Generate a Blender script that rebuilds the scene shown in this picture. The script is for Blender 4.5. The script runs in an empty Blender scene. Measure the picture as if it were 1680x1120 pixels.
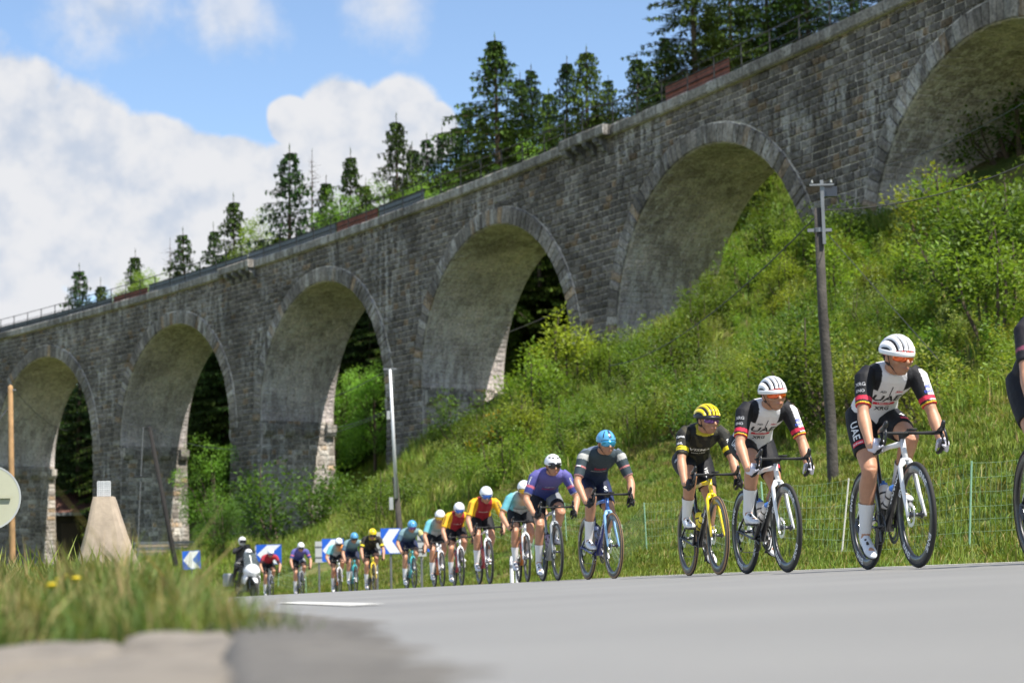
import bpy, bmesh, math, random
import numpy as np
from mathutils import Vector, Matrix, noise as mnoise
from mathutils.bvhtree import BVHTree
R = math.radians
rnd = random.Random(7)
nrs = np.random.RandomState(11)
scene = bpy.context.scene
COL = scene.collection

# ------------------------------------------------------------------ camera
PITCH, ROLL, FPX = 0.1222, 0.0244, 3267.0
cF = Vector((0, math.cos(PITCH), math.sin(PITCH)))
_u0 = Vector((0, -math.sin(PITCH), math.cos(PITCH))); _r0 = Vector((1, 0, 0))
cR = _r0*math.cos(ROLL) - _u0*math.sin(ROLL)
cU = _r0*math.sin(ROLL) + _u0*math.cos(ROLL)
cam = bpy.data.cameras.new('camera'); camo = bpy.data.objects.new('camera', cam); COL.objects.link(camo)
camo.matrix_world = Matrix(((cR.x, cU.x, -cF.x, 0), (cR.y, cU.y, -cF.y, 0), (cR.z, cU.z, -cF.z, 0), (0, 0, 0, 1)))
cam.sensor_width = 36; cam.lens = 70.0; cam.clip_start = 0.05; cam.clip_end = 3000
cam.dof.use_dof = True; cam.dof.focus_distance = 15.5; cam.dof.aperture_fstop = 3.5
scene.camera = camo

def at(px, py, Y):
    """survey helper: the place at forward distance Y metres seen in that direction of the photograph"""
    d = cF + cR*((px-840)/FPX) - cU*((py-560)/FPX)
    return d*(Y/d.y)
def project(p):
    d = p[0]*cF.x+p[1]*cF.y+p[2]*cF.z
    return 840+FPX*(p[0]*cR.x+p[1]*cR.y+p[2]*cR.z)/d, 560-FPX*(p[0]*cU.x+p[1]*cU.y+p[2]*cU.z)/d

# ------------------------------------------------------------------ sun, sky, exposure
SUN_EL = R(59); SUN_AZ = math.atan2(0.75, -0.66)          # from +Y clockwise towards +X
sun_dir = Vector((math.sin(SUN_AZ)*math.cos(SUN_EL), math.cos(SUN_AZ)*math.cos(SUN_EL), math.sin(SUN_EL)))
sl = bpy.data.lights.new('sun', 'SUN'); sl.energy = 4.6; sl.angle = R(0.53); sl.color = (1.0, 0.95, 0.86)
so = bpy.data.objects.new('sun', sl); COL.objects.link(so)
so.rotation_euler = sun_dir.to_track_quat('Z', 'Y').to_euler(); so.location = (40, 10, 60)

world = bpy.data.worlds.new('World'); scene.world = world; world.use_nodes = True
def build_world():
    nt = world.node_tree; N = nt.nodes; L = nt.links; N.clear()
    out = N.new('ShaderNodeOutputWorld'); bg = N.new('ShaderNodeBackground')
    sky = N.new('ShaderNodeTexSky'); sky.sky_type = 'NISHITA'; sky.sun_disc = False
    sky.sun_elevation = SUN_EL; sky.sun_rotation = SUN_AZ; sky.altitude = 800; sky.air_density = 1.0; sky.dust_density = 0.35; sky.ozone_density = 1.8
    tc = N.new('ShaderNodeTexCoord')
    def math_(op, a, b=None, c=None, clamp=False):
        n = N.new('ShaderNodeMath'); n.operation = op; n.use_clamp = clamp
        for i, v in enumerate((a, b, c)):
            if v is None: continue
            if isinstance(v, (int, float)): n.inputs[i].default_value = v
            else: L.new(v, n.inputs[i])
        return n.outputs[0]
    # lumpy direction field
    def nz(scale, detail, rough, vec):
        n = N.new('ShaderNodeTexNoise'); n.inputs['Scale'].default_value = scale; n.inputs['Detail'].default_value = detail
        n.inputs['Roughness'].default_value = rough; L.new(vec, n.inputs['Vector']); return n
    n2 = nz(30, 4, 0.6, tc.outputs['Generated']); n3 = nz(5, 3, 0.5, tc.outputs['Generated'])
    vo = N.new('ShaderNodeTexVoronoi'); vo.feature = 'SMOOTH_F1'; vo.inputs['Scale'].default_value = 26; vo.inputs['Smoothness'].default_value = 0.5
    L.new(tc.outputs['Generated'], vo.inputs['Vector'])
    blobs = [(-20, 215, 130), (150, 250, 115), (235, 262, 100), (320, 330, 115), (90, 340, 150), (390, 280, 62),
             (560, 190, 78), (645, 200, 84), (705, 215, 52), (478, 195, 42), (590, 285, 120), (440, 350, 110), (300, 430, 130), (500, 430, 110), (10, 500, 110), (700, 370, 90)]
    wisps = [(170, 5, 110), (380, 15, 95), (640, -5, 90)]
    def field(items):
        cur = None
        for c, r in items:
            d = N.new('ShaderNodeVectorMath'); d.operation = 'DISTANCE'; L.new(tc.outputs['Generated'], d.inputs[0]); d.inputs[1].default_value = c
            v = math_('MULTIPLY_ADD', d.outputs['Value'], -1.0/r, 1.0)
            cur = v if cur is None else math_('MAXIMUM', cur, v)
        return cur
    conv = lambda lst: [(at(x, y, 100).normalized(), r/FPX) for x, y, r in lst]
    # the same cumulus cover goes on over the rest of the sky
    dc = N.new('ShaderNodeVectorMath'); dc.operation = 'DISTANCE'; L.new(tc.outputs['Generated'], dc.inputs[0]); dc.inputs[1].default_value = at(840, 400, 100).normalized()
    gate = math_('MULTIPLY_ADD', dc.outputs['Value'], 4.0, -1.6, clamp=True)
    ff = math_('ADD', math_('MULTIPLY_ADD', n3.outputs['Fac'], 6.0, -3.4), math_('MULTIPLY_ADD', gate, 3.0, -3.0))
    fb = math_('MAXIMUM', field(conv(blobs)), ff)
    puff = math_('ADD', math_('MULTIPLY', math_('SUBTRACT', n2.outputs['Fac'], 0.5), 0.55), math_('MULTIPLY', math_('SUBTRACT', 0.35, vo.outputs['Distance']), 0.75))
    f1 = math_('ADD', math_('ADD', fb, 0.22), puff)
    mr = N.new('ShaderNodeMapRange'); mr.interpolation_type = 'SMOOTHSTEP'; L.new(f1, mr.inputs['Value']); mr.inputs['From Min'].default_value = 0.0; mr.inputs['From Max'].default_value = 0.20
    fw = math_('ADD', field(conv(wisps)), math_('MULTIPLY', math_('SUBTRACT', n2.outputs['Fac'], 0.42), 1.9))
    mw = N.new('ShaderNodeMapRange'); mw.interpolation_type = 'SMOOTHSTEP'; L.new(fw, mw.inputs['Value']); mw.inputs['From Min'].default_value = 0.0; mw.inputs['From Max'].default_value = 1.1; mw.inputs['To Max'].default_value = 0.75
    mask = math_('MAXIMUM', mr.outputs[0], mw.outputs[0])
    # grey-blue undersides: thickness + broad noise
    sh = N.new('ShaderNodeMapRange'); sh.interpolation_type = 'SMOOTHSTEP'
    ofs = N.new('ShaderNodeVectorMath'); ofs.operation = 'ADD'; L.new(tc.outputs['Generated'], ofs.inputs[0]); ofs.inputs[1].default_value = (.006, -.006, .012)
    n2b = nz(30, 3, 0.6, ofs.outputs[0])                      # billows: lit towards the sun, grey away from it
    thick = math_('ADD', math_('MULTIPLY', n3.outputs['Fac'], 1.35), math_('MULTIPLY', math_('SUBTRACT', n2b.outputs['Fac'], n2.outputs['Fac']), 1.7))
    L.new(thick, sh.inputs['Value']); sh.inputs['From Min'].default_value = .50; sh.inputs['From Max'].default_value = 1.25
    cm = N.new('ShaderNodeMix'); cm.data_type = 'RGBA'; L.new(sh.outputs[0], cm.inputs['Factor'])
    cm.inputs['A'].default_value = (4.1, 4.15, 4.3, 1); cm.inputs['B'].default_value = (2.85, 3.2, 3.8, 1)
    mix = N.new('ShaderNodeMix'); mix.data_type = 'RGBA'; L.new(mask, mix.inputs['Factor'])
    L.new(sky.outputs['Color'], mix.inputs['A']); L.new(cm.outputs['Result'], mix.inputs['B'])
    L.new(mix.outputs['Result'], bg.inputs['Color']); bg.inputs['Strength'].default_value = 0.11
    L.new(bg.outputs[0], out.inputs['Surface'])
build_world()
world.cycles.sampling_method = 'MANUAL'; world.cycles.sample_map_resolution = 256
scene.view_settings.view_transform = 'Standard'; scene.view_settings.look = 'None'; scene.view_settings.gamma = 1
scene.view_settings.exposure = 0.88; scene.view_settings.use_curve_mapping = False
scene.cycles.max_bounces = 6; scene.cycles.diffuse_bounces = 3; scene.cycles.glossy_bounces = 2; scene.cycles.transmission_bounces = 4; scene.cycles.transparent_max_bounces = 8
scene.cycles.use_denoising = True
scene.cycles.sample_clamp_indirect = 6

# ------------------------------------------------------------------ helpers
def tag(o, label=None, cat=None, group=None, kind=None):
    if label: o['label'] = label
    if cat: o['category'] = cat
    if group: o['group'] = group
    if kind: o['kind'] = kind
    return o
def empty(name, loc=(0, 0, 0), rz=0, parent=None):
    o = bpy.data.objects.new(name, None); COL.objects.link(o); o.location = loc; o.rotation_euler = (0, 0, rz); o.empty_display_size = .1
    if parent: o.parent = parent
    return o
def link(name, me, parent=None, mats=None, smooth=None):
    o = bpy.data.objects.new(name, me); COL.objects.link(o)
    if parent: o.parent = parent
    if mats is not None:
        for m in (mats if isinstance(mats, (list, tuple)) else [mats]):
            if m.name not in me.materials: me.materials.append(m)
    if smooth is not None:
        me.polygons.foreach_set('use_smooth', [smooth]*len(me.polygons))
    return o
class MB:
    """collects faces, builds one mesh"""
    def __init__(s): s.v = []; s.f = []; s.c = []; s.m = []; s.cur = None; s.mi = 0
    def quad(s, *pts):
        i = len(s.v); s.v += [tuple(p) for p in pts]; s.f.append(tuple(range(i, i+len(pts)))); s.m.append(s.mi)
        if s.cur is not None: s.c += [s.cur]*len(pts)
    def add(s, V, F):
        i = len(s.v); s.v += [tuple(p) for p in V]; s.f += [tuple(a+i for a in f) for f in F]; s.m += [s.mi]*len(F)
        if s.cur is not None: s.c += [s.cur]*len(V)
    def box(s, c, size, M=None):
        x, y, z = [a/2 for a in size]; P = [Vector((sx*x, sy*y, sz*z)) for sz in (-1, 1) for sy in (-1, 1) for sx in (-1, 1)]
        if M: P = [M @ p for p in P]
        c = Vector(c); s.add([p+c for p in P], [(0, 2, 3, 1), (4, 5, 7, 6), (0, 1, 5, 4), (2, 6, 7, 3), (0, 4, 6, 2), (1, 3, 7, 5)])
    def tube(s, pts, rad, n=8, cap=True, flat=None):
        """tube along points; rad number or list (or (a,b) pairs); flat=(axis vector) sets the 'a' axis"""
        pts = [Vector(p) for p in pts]; m = len(pts)
        if not isinstance(rad, (list, tuple)): rad = [rad]*m
        V = []; F = []; up = Vector(flat) if flat is not None else None; prev = None
        for i, p in enumerate(pts):
            t = (pts[min(i+1, m-1)]-pts[max(i-1, 0)]).normalized()
            if up is not None: a = (up - t*up.dot(t))
            elif prev is None: a = t.orthogonal()
            else: a = prev - t*prev.dot(t)
            if a.length < 1e-6: a = t.orthogonal()
            a.normalize(); prev = a; b = t.cross(a)
            ra, rb = rad[i] if isinstance(rad[i], (tuple, list)) else (rad[i], rad[i])
            for k in range(n):
                w = 2*math.pi*k/n; V.append(p + a*(math.cos(w)*ra) + b*(math.sin(w)*rb))
        for i in range(m-1):
            for k in range(n): F.append((i*n+k, i*n+(k+1) % n, (i+1)*n+(k+1) % n, (i+1)*n+k))
        if cap: F.append(tuple(range(n-1, -1, -1))); F.append(tuple((m-1)*n+k for k in range(n)))
        s.add(V, F)
    def lathe(s, prof, n=24, M=None, closed=False):
        """profile [(r,z)] round z axis"""
        V = []; F = []; m = len(prof)
        for r, z in prof:
            for k in range(n): w = 2*math.pi*k/n; V.append(Vector((r*math.cos(w), r*math.sin(w), z)))
        for i in range(m if closed else m-1):
            j = (i+1) % m
            for k in range(n): F.append((i*n+k, i*n+(k+1) % n, j*n+(k+1) % n, j*n+k))
        if M: V = [M @ p for p in V]
        s.add(V, F)
    def mesh(s, name):
        me = bpy.data.meshes.new(name); me.from_pydata(s.v, [], s.f)
        if s.c and len(s.c) == len(s.v):
            ca = me.color_attributes.new('Col', 'FLOAT_COLOR', 'POINT')
            ca.data.foreach_set('color', np.array([(c[0], c[1], c[2], 1) for c in s.c], dtype=np.float32).ravel())
        if any(s.m): me.polygons.foreach_set('material_index', s.m)
        me.update(); return me
    def build(s, name, mats, parent=None, smooth=False):
        return link(name, s.mesh(name), parent, mats, smooth)
def copy_tree(o, parent=None):
    c = o.copy(); COL.objects.link(c)
    if parent: c.parent = parent
    for ch in list(o.children): copy_tree(ch, c)
    return c

# ------------------------------------------------------------------ materials
MATS = {}
def mat(name, color=(.5, .5, .5), rough=.6, metal=0.0, spec=.5, attr=None, noise=None, bump=None, trans=0.0, coat=0.0, hue=None, alpha=None):
    """principled with optional: vertex colour attr, noise=(scale, amount, detail) value mottling, bump=(scale, strength, dist), hue=per-instance variation"""
    if name in MATS: return MATS[name]
    m = bpy.data.materials.new(name); m.use_nodes = True; nt = m.node_tree; N = nt.nodes; L = nt.links
    b = N['Principled BSDF']; b.inputs['Roughness'].default_value = rough; b.inputs['Metallic'].default_value = metal
    b.inputs['Specular IOR Level'].default_value = spec; b.inputs['Coat Weight'].default_value = coat
    b.inputs['Base Color'].default_value = (*color, 1)
    col = None; tc = N.new('ShaderNodeTexCoord')
    if attr:
        a = N.new('ShaderNodeAttribute'); a.attribute_name = attr; col = a.outputs['Color']
    else:
        c = N.new('ShaderNodeRGB'); c.outputs[0].default_value = (*color, 1); col = c.outputs[0]
    if noise:
        n = N.new('ShaderNodeTexNoise'); n.inputs['Scale'].default_value = noise[0]; n.inputs['Detail'].default_value = noise[2] if len(noise) > 2 else 4
        L.new(tc.outputs['Object'], n.inputs['Vector'])
        r = N.new('ShaderNodeMapRange'); L.new(n.outputs['Fac'], r.inputs['Value']); r.inputs['From Min'].default_value = .25; r.inputs['From Max'].default_value = .75
        r.inputs['To Min'].default_value = 1-noise[1]; r.inputs['To Max'].default_value = 1+noise[1]
        v = N.new('ShaderNodeVectorMath'); v.operation = 'SCALE'; L.new(col, v.inputs[0]); L.new(r.outputs[0], v.inputs['Scale']); col = v.outputs[0]
    if hue:
        oi = N.new('ShaderNodeObjectInfo'); hs = N.new('ShaderNodeHueSaturation')
        r = N.new('ShaderNodeMapRange'); L.new(oi.outputs['Random'], r.inputs['Value']); r.inputs['To Min'].default_value = .5-hue[0]; r.inputs['To Max'].default_value = .5+hue[0]
        r2 = N.new('ShaderNodeMapRange'); mm = N.new('ShaderNodeMath'); mm.operation = 'MULTIPLY'; mm.inputs[1].default_value = 7.31; L.new(oi.outputs['Random'], mm.inputs[0])
        fr = N.new('ShaderNodeMath'); fr.operation = 'FRACT'; L.new(mm.outputs[0], fr.inputs[0]); L.new(fr.outputs[0], r2.inputs['Value']); r2.inputs['To Min'].default_value = 1-hue[1]; r2.inputs['To Max'].default_value = 1+hue[1]
        L.new(col, hs.inputs['Color']); L.new(r.outputs[0], hs.inputs['Hue']); L.new(r2.outputs[0], hs.inputs['Value']); col = hs.outputs[0]
    L.new(col, b.inputs['Base Color'])
    if bump:
        n = N.new('ShaderNodeTexNoise'); n.inputs['Scale'].default_value = bump[0]; n.inputs['Detail'].default_value = 5; L.new(tc.outputs['Object'], n.inputs['Vector'])
        bp = N.new('ShaderNodeBump'); bp.inputs['Strength'].default_value = bump[1]; bp.inputs['Distance'].default_value = bump[2]; L.new(n.outputs['Fac'], bp.inputs['Height']); L.new(bp.outputs[0], b.inputs['Normal'])
    if trans > 0:
        t = N.new('ShaderNodeBsdfTranslucent'); ms = N.new('ShaderNodeMixShader'); ms.inputs[0].default_value = trans
        sc = N.new('ShaderNodeVectorMath'); sc.operation = 'MULTIPLY'; L.new(col, sc.inputs[0]); sc.inputs[1].default_value = (1.25, 1.25, .6); L.new(sc.outputs[0], t.inputs['Color'])
        L.new(b.outputs[0], ms.inputs[1]); L.new(t.outputs[0], ms.inputs[2]); L.new(ms.outputs[0], N['Material Output'].inputs['Surface'])
    if alpha is not None: b.inputs['Alpha'].default_value = alpha
    MATS[name] = m; return m

# ------------------------------------------------------------------ ground
_py = np.array([-12, 0, 6, 12.8, 16, 20.6, 24, 29, 36, 43, 48, 52, 60, 68, 78, 90, 100.])
_px = np.array([8.3, 5.4, 4.05, 2.62, 2.0, 1.12, .55, .05, -.85, -2.1, -3.2, -4.4, -7.2, -11, -17.5, -27, -36.])
def _smooth():
    yy = np.arange(-12, 100.1, .5); xx = np.interp(yy, _py, _px)
    k = np.hanning(17); k /= k.sum(); xp = np.pad(xx, 8, mode='reflect', reflect_type='odd')
    return yy, np.convolve(xp, k, 'valid')
PYY, PXX = _smooth()
def path_x(Y): return np.interp(Y, PYY, PXX)
def road_base(Y): return np.interp(Y, [-12, 5, 25, 33, 42, 52, 62, 80, 100], [.055, .055, .058, .045, .0, -.09, -.2, -.35, -.45])
EDGE_FAR, ROADW = 0.95, 5.6
def road_z(X, Y): return road_base(Y) - .026*np.clip(path_x(Y)-X, -1.2, 7.5)
def far_edge(Y): return path_x(Y)+EDGE_FAR
def near_edge(Y): return path_x(Y)+EDGE_FAR-ROADW

CP = []
def cp(px, py, Y): p = at(px, py, Y); CP.append((p.x, p.y, p.z))
for a in [(1680, 715, 24), (1500, 780, 27), (1370, 815, 30), (1200, 840, 34), (1000, 862, 40), (850, 890, 47), (700, 918, 56),
          (1680, 700, 27), (1370, 790, 38), (1200, 815, 40), (1000, 840, 46),
          (1680, 540, 42), (1680, 430, 55), (1680, 330, 70), (1500, 620, 48), (1500, 490, 60), (1450, 380, 75), (1400, 355, 79.4),
          (1300, 610, 55), (1250, 500, 75), (1150, 600, 72), (1100, 560, 88), (1000, 590, 93), (975, 575, 97), (900, 690, 82), (860, 760, 70), (800, 690, 105),
          (760, 760, 95), (700, 730, 112), (660, 795, 114), (700, 850, 80), (620, 870, 95), (560, 850, 131), (500, 905, 110), (430, 900, 131),
          (1190, 520, 106), (1310, 335, 119), (250, 918, 148), (50, 932, 164), (330, 925, 120)]: cp(*a)
CP += [(2.5, 142, 17), (-15, 162, 9), (-38, 184, 3.5), (-60, 205, 4), (24, 140, 32), (20, 165, 38), (0, 182, 33), (-25, 205, 24), (-50, 232, 19), (-75, 240, 14),
       (42, 130, 40), (45, 90, 29), (34, 70, 20), (32, 45, 12), (24, 30, 6.5), (16, 14, 3), (60, 60, 28), (60, 150, 55), (0, 230, 42), (-60, 280, 20), (60, 230, 70), (-120, 280, 12), (-110, 180, 5), (-60, 350, 18), (-200, 500, 5), (-60, 500, 12), (60, 500, 55), (200, 500, 90), (-300, 800, 0), (0, 800, 30), (300, 800, 100), (-300, 300, 5), (300, 200, 110), (250, 0, 60), (-300, 0, -3), (-250, 120, 0),
       (-60, 120, 1), (-60, 60, -1.0), (-35, 70, -.6), (-16, 32, -.35), (-26, 100, .6), (-40, 140, 2.0), (-100, 100, 1), (-90, 30, -1.5), (-30, 10, -.6), (-6, 9, -.12), (-2.5, 5, -.10), (-1.8, 3, -.10), (-7, 24, -.3), (-10, 45, -.4), (-2, 0, -.12), (-30, -20, -.5), (20, -15, 2.5), (60, -15, 12)]
for Y in (-10, 0, 8, 14, 20, 27, 35, 44, 54, 64, 76, 90):
    CP.append((float(far_edge(Y))+1.5, Y, float(road_z(far_edge(Y), Y))+.04)); CP.append((float(near_edge(Y))-1.0, Y, float(road_z(near_edge(Y), Y))-.06))
CPa = np.array(CP)
def _tps():
    P = CPa[:, :2]/50; n = len(P); d = np.linalg.norm(P[:, None]-P[None], axis=2)
    K = np.where(d > 0, d*d*np.log(d+1e-12), 0)+np.eye(n)*2e-4
    A = np.zeros((n+3, n+3)); A[:n, :n] = K; A[:n, n] = 1; A[:n, n+1:] = P; A[n, :n] = 1; A[n+1:, :n] = P.T
    return np.linalg.solve(A, np.r_[CPa[:, 2], 0, 0, 0])
TW = _tps()
def hill_z(X, Y):
    X = np.asarray(X, float); Y = np.asarray(Y, float); sh = X.shape; Q = np.stack([X.ravel(), Y.ravel()], 1)/50; P = CPa[:, :2]/50; out = np.empty(len(Q))
    for i in range(0, len(Q), 20000):
        q = Q[i:i+20000]; d = np.linalg.norm(q[:, None]-P[None], axis=2); K = d*d*np.log(d+1e-12)
        out[i:i+20000] = K@TW[:-3]+TW[-3]+q@TW[-2:]
    return out.reshape(sh)
def lump(X, Y):
    return .10*np.sin(X*.9+1.3*np.sin(Y*.37))*np.sin(Y*.61+np.sin(X*.5)) + .05*np.sin(X*2.3+Y*1.1)*np.sin(Y*2.7-X)
def ground_z(X, Y):
    X = np.asarray(X, float); Y = np.asarray(Y, float)
    z = hill_z(X, Y); u = X-path_x(Y)
    e_out = np.maximum(u-EDGE_FAR, (EDGE_FAR-ROADW)-u)        # >0 outside the road
    inroad = (Y < 100) & (Y > -12)
    w = np.clip(e_out/5, 0, 1)
    z = z + lump(X, Y)*w*2.2
    zr = road_z(X, Y)-.05-.25*np.clip(-e_out*2, 0, 1)
    t = np.clip(e_out/1.6, 0, 1); t = t*t*(3-2*t)
    return np.where(inroad, zr*(1-t)+z*t, z)
def gz(x, y): return float(ground_z(np.array([x]), np.array([y]))[0])

m_soil = bpy.data.materials.new('hillside'); m_soil.use_nodes = True
def _soil():
    nt = m_soil.node_tree; N = nt.nodes; L = nt.links; b = N['Principled BSDF']; b.inputs['Roughness'].default_value = .95; b.inputs['Specular IOR Level'].default_value = .15
    tc = N.new('ShaderNodeTexCoord'); n = N.new('ShaderNodeTexNoise'); n.inputs['Scale'].default_value = .35; n.inputs['Detail'].default_value = 8; L.new(tc.outputs['Object'], n.inputs['Vector'])
    n2 = N.new('ShaderNodeTexNoise'); n2.inputs['Scale'].default_value = 9; n2.inputs['Detail'].default_value = 6; L.new(tc.outputs['Object'], n2.inputs['Vector'])
    r = N.new('ShaderNodeValToRGB'); e = r.color_ramp.elements; e[0].position = .35; e[0].color = (.055, .085, .018, 1); e[1].position = .65; e[1].color = (.17, .15, .055, 1)
    e3 = r.color_ramp.elements.new(.5); e3.color = (.085, .115, .025, 1)
    a = N.new('ShaderNodeMath'); a.operation = 'MULTIPLY_ADD'; a.inputs[1].default_value = .5; L.new(n2.outputs['Fac'], a.inputs[0]); L.new(n.outputs['Fac'], a.inputs[2])
    s = N.new('ShaderNodeMath'); s.operation = 'SUBTRACT'; s.inputs[1].default_value = .25; L.new(a.outputs[0], s.inputs[0]); L.new(s.outputs[0], r.inputs[0])
    L.new(r.outputs[0], b.inputs['Base Color']); bp = N.new('ShaderNodeBump'); bp.inputs['Distance'].default_value = .08; L.new(n2.outputs['Fac'], bp.inputs['Height']); L.new(bp.outputs[0], b.inputs['Normal'])
_soil()
def grid_mesh(xs, ys, zf):
    X, Y = np.meshgrid(xs, ys); Z = zf(X, Y); nx, ny = len(xs), len(ys)
    V = np.stack([X.ravel(), Y.ravel(), Z.ravel()], 1); i = np.arange(nx*ny).reshape(ny, nx)
    F = np.stack([i[:-1, :-1].ravel(), i[:-1, 1:].ravel(), i[1:, 1:].ravel(), i[1:, :-1].ravel()], 1)
    me = bpy.data.meshes.new('grid'); me.from_pydata(V.tolist(), [], F.tolist()); me.update(); return me
def warp(a, b, n, dense_at, k):
    t = np.linspace(-1, 1, n); s = np.sinh(t*k)/np.sinh(k); return np.where(s < 0, dense_at+(dense_at-a)*s, dense_at+(b-dense_at)*s)
hill = link('hillside_terrain', grid_mesh(warp(-600, 500, 300, 0, 4.2), np.r_[np.arange(-20, 70, .45), np.arange(70, 140, 1.0), np.geomspace(140, 900, 50)], ground_z), None, m_soil, True)
tag(hill, 'grassy hillside rising from the road to the viaduct', kind='structure')

# road -------------------------------------------------------------------
m_asph = bpy.data.materials.new('asphalt'); m_asph.use_nodes = True
def _asph(m, lo, hi, rough, bstr, bscale, dist, seam=False):
    nt = m.node_tree; N = nt.nodes; L = nt.links; b = N['Principled BSDF']; b.inputs['Roughness'].default_value = rough; b.inputs['Specular IOR Level'].default_value = .45
    tc = N.new('ShaderNodeTexCoord'); n = N.new('ShaderNodeTexNoise'); n.inputs['Scale'].default_value = bscale; n.inputs['Detail'].default_value = 6; L.new(tc.outputs['Object'], n.inputs['Vector'])
    n2 = N.new('ShaderNodeTexNoise'); n2.inputs['Scale'].default_value = .8; n2.inputs['Detail'].default_value = 7; L.new(tc.outputs['Object'], n2.inputs['Vector'])
    a = N.new('ShaderNodeMix'); a.data_type = 'FLOAT'; a.inputs[0].default_value = .5; L.new(n.outputs['Fac'], a.inputs[2]); L.new(n2.outputs['Fac'], a.inputs[3])
    r = N.new('ShaderNodeValToRGB'); e = r.color_ramp.elements; e[0].position = .35; e[0].color = (*lo, 1); e[1].position = .65; e[1].color = (*hi, 1); L.new(a.outputs[0], r.inputs[0])
    L.new(r.outputs[0], b.inputs['Base Color']); bp = N.new('ShaderNodeBump'); bp.inputs['Strength'].default_value = bstr; bp.inputs['Distance'].default_value = dist; L.new(n.outputs['Fac'], bp.inputs['Height']); L.new(bp.outputs[0], b.inputs['Normal'])
_asph(m_asph, (.175, .170, .16), (.24, .232, .217), .55, .5, 160, .004)
m_apron = bpy.data.materials.new('worn_asphalt'); m_apron.use_nodes = True
_asph(m_apron, (.065, .060, .054), (.14, .13, .115), .85, .6, 22, .015)
def strip(y0, y1, u0, u1, nu, dz, step=.5, zf=None):
    ys = np.arange(y0, y1+1e-6, step); us = np.linspace(u0, u1, nu); Y, U = np.meshgrid(ys, us, indexing='ij'); X = path_x(Y)+U
    Z = (road_z(X, Y) if zf is None else zf(X, Y))+dz; i = np.arange(Y.size).reshape(Y.shape)
    F = np.stack([i[:-1, :-1].ravel(), i[:-1, 1:].ravel(), i[1:, 1:].ravel(), i[1:, :-1].ravel()], 1)
    me = bpy.data.meshes.new('strip'); me.from_pydata(np.stack([X.ravel(), Y.ravel(), Z.ravel()], 1).tolist(), [], F.tolist()); me.update(); return me
road = link('road', strip(-10, 98, EDGE_FAR-ROADW-.45, EDGE_FAR, 24, 0), None, m_asph, True); tag(road, 'grey asphalt road bending away to the left', kind='structure')
m_paint = mat('road_paint', (.60, .59, .55), .6, noise=(14, .15, 6))
for nm, a, b, u in (('edge_line', -6, 96, EDGE_FAR-.22), ('edge_line', 7.3, 10.4, EDGE_FAR-ROADW+.32)):
    o = link(nm, strip(a, b, u-.06, u+.07, 3, .004), road, m_paint, True)
def apron_z(X, Y):
    b = .012*np.sin(X*23+np.sin(Y*17)*1.7)*np.sin(Y*19+X*5)+.009*np.sin(X*61+3*np.sin(Y*37))*np.sin(Y*53)+.016*np.sin(X*6.3+1)*np.sin(Y*4.1+.7)
    e = (path_x(Y)+EDGE_FAR-ROADW)-.34*np.clip((4.5-Y)/3, 0, 1)+.03*np.sin(Y*11)+.02*np.sin(Y*29)-X; k = np.clip(e/.25, 0, 1)
    return road_z(X, Y)-.010+.014*k+(b+.03)*.32*np.clip((14-Y)/6, .25, 1)*k-.07*np.clip((-.141*Y-X)/.05, 0, 1)*(Y < 3.7)
_u = EDGE_FAR-ROADW
apron = link('road_shoulder', strip(.7, 24, _u-.66, _u+.05, 50, 0, .03, apron_z), None, m_apron, True); tag(apron, 'rough dark worn asphalt shoulder beside the road', kind='structure')

# ------------------------------------------------------------------ viaduct
VS, VR, VW = 20.0, 7.94, 5.45
VX0, VY0, VTH, VK = 13.43, 79.38, 2.0258, 0.003
VH, VG, VDC, VZC = 22.35, -0.012, 2.72, 11.14          # deck height, grade, crown below deck, corbels below deck
RING, COR = 0.95, 0.5
def vpos(s, off, z):
    a = VTH+VK*s
    x = VX0+(math.sin(a)-math.sin(VTH))/VK; y = VY0-(math.cos(a)-math.cos(VTH))/VK
    return Vector((x-math.sin(a)*off, y+math.cos(a)*off, z))      # off>0 towards the road side
def deck(s): return VH+VG*s
def batter(d): return .018*max(0, d)                      # d: metres below springing
viaduct = empty('viaduct', vpos(2*VS, -VW/2, 4)); tag(viaduct, 'curved grey stone railway viaduct with tall round arches crossing the hillside', 'viaduct')
VINV = Matrix.Translation(-viaduct.location)
m_stone = bpy.data.materials.new('viaduct_stone'); m_stone.use_nodes = True
m_mortar = bpy.data.materials.new('viaduct_mortar'); m_mortar.use_nodes = True
m_barrel = bpy.data.materials.new('viaduct_vault'); m_barrel.use_nodes = True
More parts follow.
